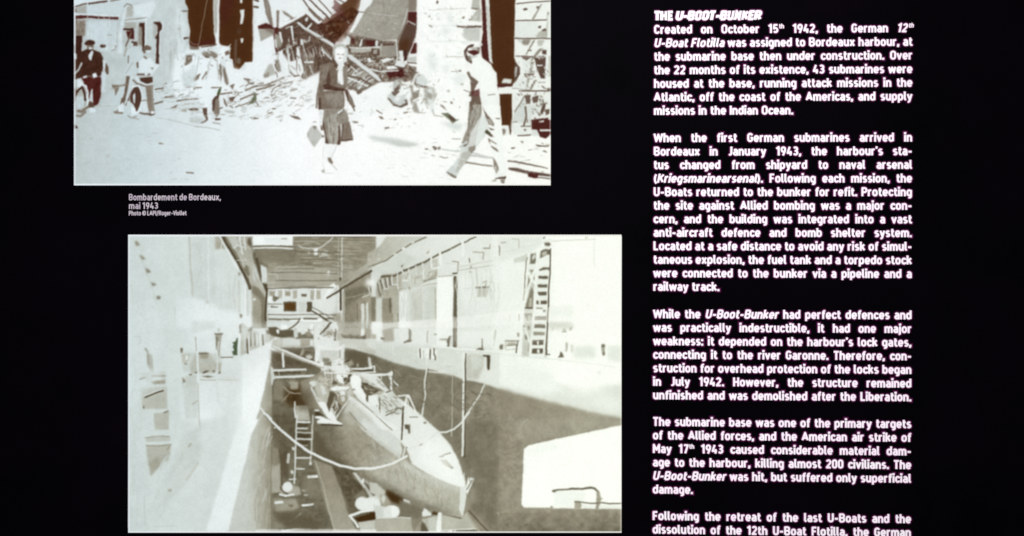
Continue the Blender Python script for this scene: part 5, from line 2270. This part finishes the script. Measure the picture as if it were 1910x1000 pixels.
panel = slab('information_panel', -230, -330, 2140, 1330, 0.0, 0.02, M_BOARD, None, .002)
panel['label'] = 'large black museum panel with white printed text, carrying two old photographs'
panel['category'] = 'information panel'

SIZE = 16.6


def lettering(name, lines, material, parent, label=None, y=-0.0004, extra=0.0):
    acc = ([], [])
    for ln in lines:
        ln = list(ln)
        ln[6] += extra
        text_line(acc, *ln)
    v = np.array(acc[0])
    X_, Z_ = board_np(v[:, 0], v[:, 1])
    o = mesh_obj(name, [(a, y, b) for a, b in zip(X_, Z_)], acc[1], material, parent)
    if label:
        o['label'] = label
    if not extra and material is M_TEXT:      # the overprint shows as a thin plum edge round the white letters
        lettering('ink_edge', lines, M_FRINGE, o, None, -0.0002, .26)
    return o


def left_x(y):
    return 1220.3 - .0031 * y


def right_x(y):
    return 1702 - .0031 * y


def drop(y):
    """how far the right end of a line sits below its left end"""
    return (y - 372) * .0101


K_W = 1.1
TH = .207
yh = 38.0
lettering('heading', [(HEADING, left_x(yh), 1419, yh, yh - 1.2, SIZE + .2, .3, .03, 1.2, .3)], M_TEXT, panel,
          'bold heading in white capitals, partly italic')
for y0, lines in PARAS:
    rows = []
    for i, tx in enumerate(lines):
        y = y0 + 25.2 * i
        if len(lines) > 2 and i == len(lines) - 1 and not tx.endswith('Liberation.'):
            rows.append((tx, left_x(y), None, y, drop(y) / 480, SIZE, TH, .055, K_W, .36))
        else:
            rows.append((tx, left_x(y), right_x(y), y, y + drop(y), SIZE, TH, .055, K_W, .3))
    lettering('paragraph', rows, M_TEXT, panel, 'white text beginning "%s"' % ' '.join(
        lines[0].replace('*', '').replace('^', '').split()[:4]))
lettering('caption', [(t, x0, x1, y, y - .3, s, th, .06, 1.1, .3) for t, x0, y, x1, s, th in CAPTION], M_CAP, panel,
          'small grey caption under the street photograph')

# ------------------------------------------------------------------ the two photographs
LIN = lambda a: np.where(a <= .04045, a / 12.92, ((a + .055) / 1.055) ** 2.4)

PAL_A = [(0, 14, 4, 6), (30, 48, 20, 12), (45, 62, 34, 22), (60, 84, 62, 50), (85, 104, 88, 74), (110, 126, 115, 102),
         (140, 152, 148, 137), (176, 184, 186, 178), (205, 206, 214, 213), (228, 227, 234, 234), (245, 243, 248, 248), (255, 253, 255, 255)]
NAMED_A = {'b': (70, 36, 6), 'w': (70, 24, 18), 'g': (62, 74, 40), 'o': (95, 70, 35), 'd': (70, 45, 20)}
PAL_B = [(0, 14, 8, 6), (30, 40, 30, 18), (60, 80, 68, 48), (85, 98, 89, 69), (110, 120, 116, 97), (140, 152, 147, 128),
         (176, 184, 185, 171), (205, 207, 213, 206), (228, 227, 233, 229), (245, 243, 249, 246), (255, 252, 255, 254)]
NAMED_B = {'w': (88, 62, 50), 'g': (84, 100, 74), 'o': (98, 72, 36), 'd': (78, 56, 26), 'b': (70, 42, 12)}


def light_map(px, py):
    """how strongly the two spotlights reach this place on the panel (1 = fully); measured on a plain white sheet"""
    x, y = (px - 955) / 1000, (py - 500) / 1000
    c = [1.5017, -0.005, -0.4316, -0.3121, -0.037, -0.3107, 0.0706, 0.3373, 0.0617, 0.2997, -0.1291]
    m = [1, x, y, x * x, x * y, y * y, x ** 3, x * x * y, x * y * y, y ** 3, x ** 4]
    return .905 * sum(k * v for k, v in zip(c, m))


def pieces(mask, least=70):
    """the separate patches of a mask; tiny ones stay with the biggest"""
    lab = np.zeros(mask.shape, np.int32)
    H, W = mask.shape
    out = []
    todo = list(zip(*np.nonzero(mask)))
    n = 0
    sizes = [0]
    for s in todo:
        if lab[s]:
            continue
        n += 1
        lab[s] = n
        st = [s]
        c_ = 0
        while st:
            y, x = st.pop()
            c_ += 1
            for dy in (-1, 0, 1):
                for dx in (-1, 0, 1):
                    v, u = y + dy, x + dx
                    if 0 <= v < H and 0 <= u < W and mask[v, u] and not lab[v, u]:
                        lab[v, u] = n
                        st.append((v, u))
        sizes.append(c_)
    big = int(np.argmax(sizes))
    for i in range(1, n + 1):
        if i != big and sizes[i] < least:
            lab[lab == i] = big
    return [lab == i for i in range(1, n + 1) if i == big or sizes[i] >= least]


def make_print(P, border, label, category, name='photograph'):
    img = P.img
    H, W = img.shape[:2]
    rng = P.rng
    # old silver print: edges wander a little, tones mottle, film grain
    dx = (lattice(H, W, 15, rng) - .5) * 1.2 + (lattice(H, W, 4, rng) - .5) * .7
    dy = (lattice(H, W, 15, rng) - .5) * 1.2 + (lattice(H, W, 4, rng) - .5) * .7
    yy, xx = np.mgrid[0:H, 0:W]
    fy, fx = np.clip(yy + dy, 0, H - 1.001), np.clip(xx + dx, 0, W - 1.001)
    iy, ix = fy.astype(int), fx.astype(int)
    ty, tx = (fy - iy)[..., None], (fx - ix)[..., None]
    img = ((img[iy, ix] * (1 - tx) + img[iy, ix + 1] * tx) * (1 - ty)
           + (img[iy + 1, ix] * (1 - tx) + img[iy + 1, ix + 1] * tx) * ty)
    P.own = P.own[np.round(fy).astype(int), np.round(fx).astype(int)]
    lum = img.mean(-1, keepdims=True)
    img = img + P.contrast * np.minimum(lum - 175, 0)
    img = smooth(img, .8)
    img = .84 * img + .16 * smooth(img, 4.5)          # halation of the old negative
    img = img + .5 * (img - smooth(img, 1.8))
    lum = img.mean(-1)
    mid = np.exp(-((lum - 150) / 70) ** 2) + .15
    mot = (lattice(H, W, 26, rng) - .5) * 10 + (lattice(H, W, 9, rng) - .5) * 8 + (lattice(H, W, 4, rng) - .5) * 6
    img = img + (mot * mid)[..., None] + (smooth(rng.normal(size=(H, W)), .9) * 4.0)[..., None]
    l, t, r, b = border
    if t:
        img[:t] = 240
        P.own[:t] = 0
    if b:
        img[-b:] = 242
        P.own[-b:] = 0
    img[:, :l] = img[:, :l] * .25 + 236 * .75
    img[:, -r:] = img[:, -r:] * .6 + 240 * .4
    P.own[:, :l] = 0
    P.own[:, -r:] = 0
    # left is a little cooler, right a little warmer in the ink
    u = ((np.arange(W) + P.x0 - 139) / 1000)[None, :, None]
    hi = np.clip((img.mean(-1, keepdims=True) - 120) / 100, 0, 1)
    img = img + hi * ((1 - np.clip(u * 2.2, 0, 1)) * np.array([-11, -2, 4]) + np.clip((u - .45) * 2, 0, 1) * np.array([2, 3, -5]))
    img = np.clip(img, 0, 255) / 255
    px, py = np.meshgrid(np.arange(W + 1) + P.x0, np.arange(H + 1) + P.y0)
    X_, Z_ = board_np(px.astype(float), py.astype(float))
    alb = LIN(img)
    lm = light_map(px[:-1, :-1] + .5, py[:-1, :-1] + .5)[..., None]
    alb = np.clip(alb / lm, 0, .88)
    # corner colours
    pad = np.pad(alb, ((1, 1), (1, 1), (0, 0)), mode='edge')
    cor = (pad[:-1, :-1] + pad[1:, :-1] + pad[:-1, 1:] + pad[1:, 1:]) / 4
    idx = np.arange((H + 1) * (W + 1)).reshape(H + 1, W + 1)

    def sheet(nm, mask, y, parent):
        q = np.stack([idx[1:, :-1][mask], idx[1:, 1:][mask], idx[:-1, 1:][mask], idx[:-1, :-1][mask]], -1)
        used, inv = np.unique(q, return_inverse=True)
        inv = inv.reshape(-1)
        me = bpy.data.meshes.new(nm)
        me.vertices.add(len(used))
        co = np.stack([X_.ravel()[used], np.full(len(used), y), Z_.ravel()[used]], -1)
        me.vertices.foreach_set('co', co.ravel())
        n = len(q)
        me.loops.add(4 * n)
        me.loops.foreach_set('vertex_index', inv.astype(np.int32))
        me.polygons.add(n)
        me.polygons.foreach_set('loop_start', np.arange(n, dtype=np.int32) * 4)
        me.update(calc_edges=True)
        ca = me.color_attributes.new('ink', 'FLOAT_COLOR', 'POINT')
        c4 = np.concatenate([cor.reshape(-1, 3)[used], np.ones((len(used), 1))], -1)
        ca.data.foreach_set('color', c4.astype(np.float32).ravel())
        me.materials.append(M_INK)
        o = bpy.data.objects.new(nm, me)
        C.objects.link(o)
        o.parent = parent
        return o
    root = slab(name, P.x0 + 1, P.y0 + 1, P.x0 + W - 1, P.y0 + H - 1, -.0016, -.0001, M_EDGE)
    root['label'] = label
    root['category'] = category
    rest = np.ones((H, W), bool)
    made = {}
    for k, key in enumerate(P.owners):
        m = P.own == k + 1
        if m.sum() < 30:
            continue
        rest &= ~m
        nm = key[0]
        whole = nm not in ('printed_pole', 'printed_cable', 'printed_lamp', 'printed_crane', 'printed_standpipe', 'printed_column',
                           'printed_plank', 'printed_scaffold', 'printed_shores', 'printed_beam', 'printed_cone', 'printed_bench', 'printed_crate')
        for piece in ([m] if whole else pieces(m)):
            o = sheet(nm, piece, -.0019, root)
            made.setdefault(nm, o)
            if len(key) > 1:
                o['label'] = key[1]
                made[key[1].split()[0]] = o
    for child, par in (('printed_submarine_deck', 'printed_submarine'), ('printed_submarine_superstructure', 'printed_submarine'),
                       ('printed_handbag', 'woman')):
        if child in made and par in made:
            made[child].parent = made[par]
    sheet('print_border', rest, -.0019, root)
    return root


TOP = 90      # the street photograph runs on above the view
A = Print(139, -TOP, 1027.5, 346, PAL_A, NAMED_A, 5)
A.contrast = .0
A.draw(PHOTO_A)
make_print(A, (3, 0, 2, 3), 'wide black and white street photograph of people walking past bombed ruins', 'photograph')
Bp_ = Print(240, 438, 1159, 993, PAL_B, NAMED_B, 9)
Bp_.contrast = .16
Bp_.draw(PHOTO_B)
make_print(Bp_, (3, 3, 2, 2), 'black and white photograph of a submarine lying in a covered dry dock', 'photograph')
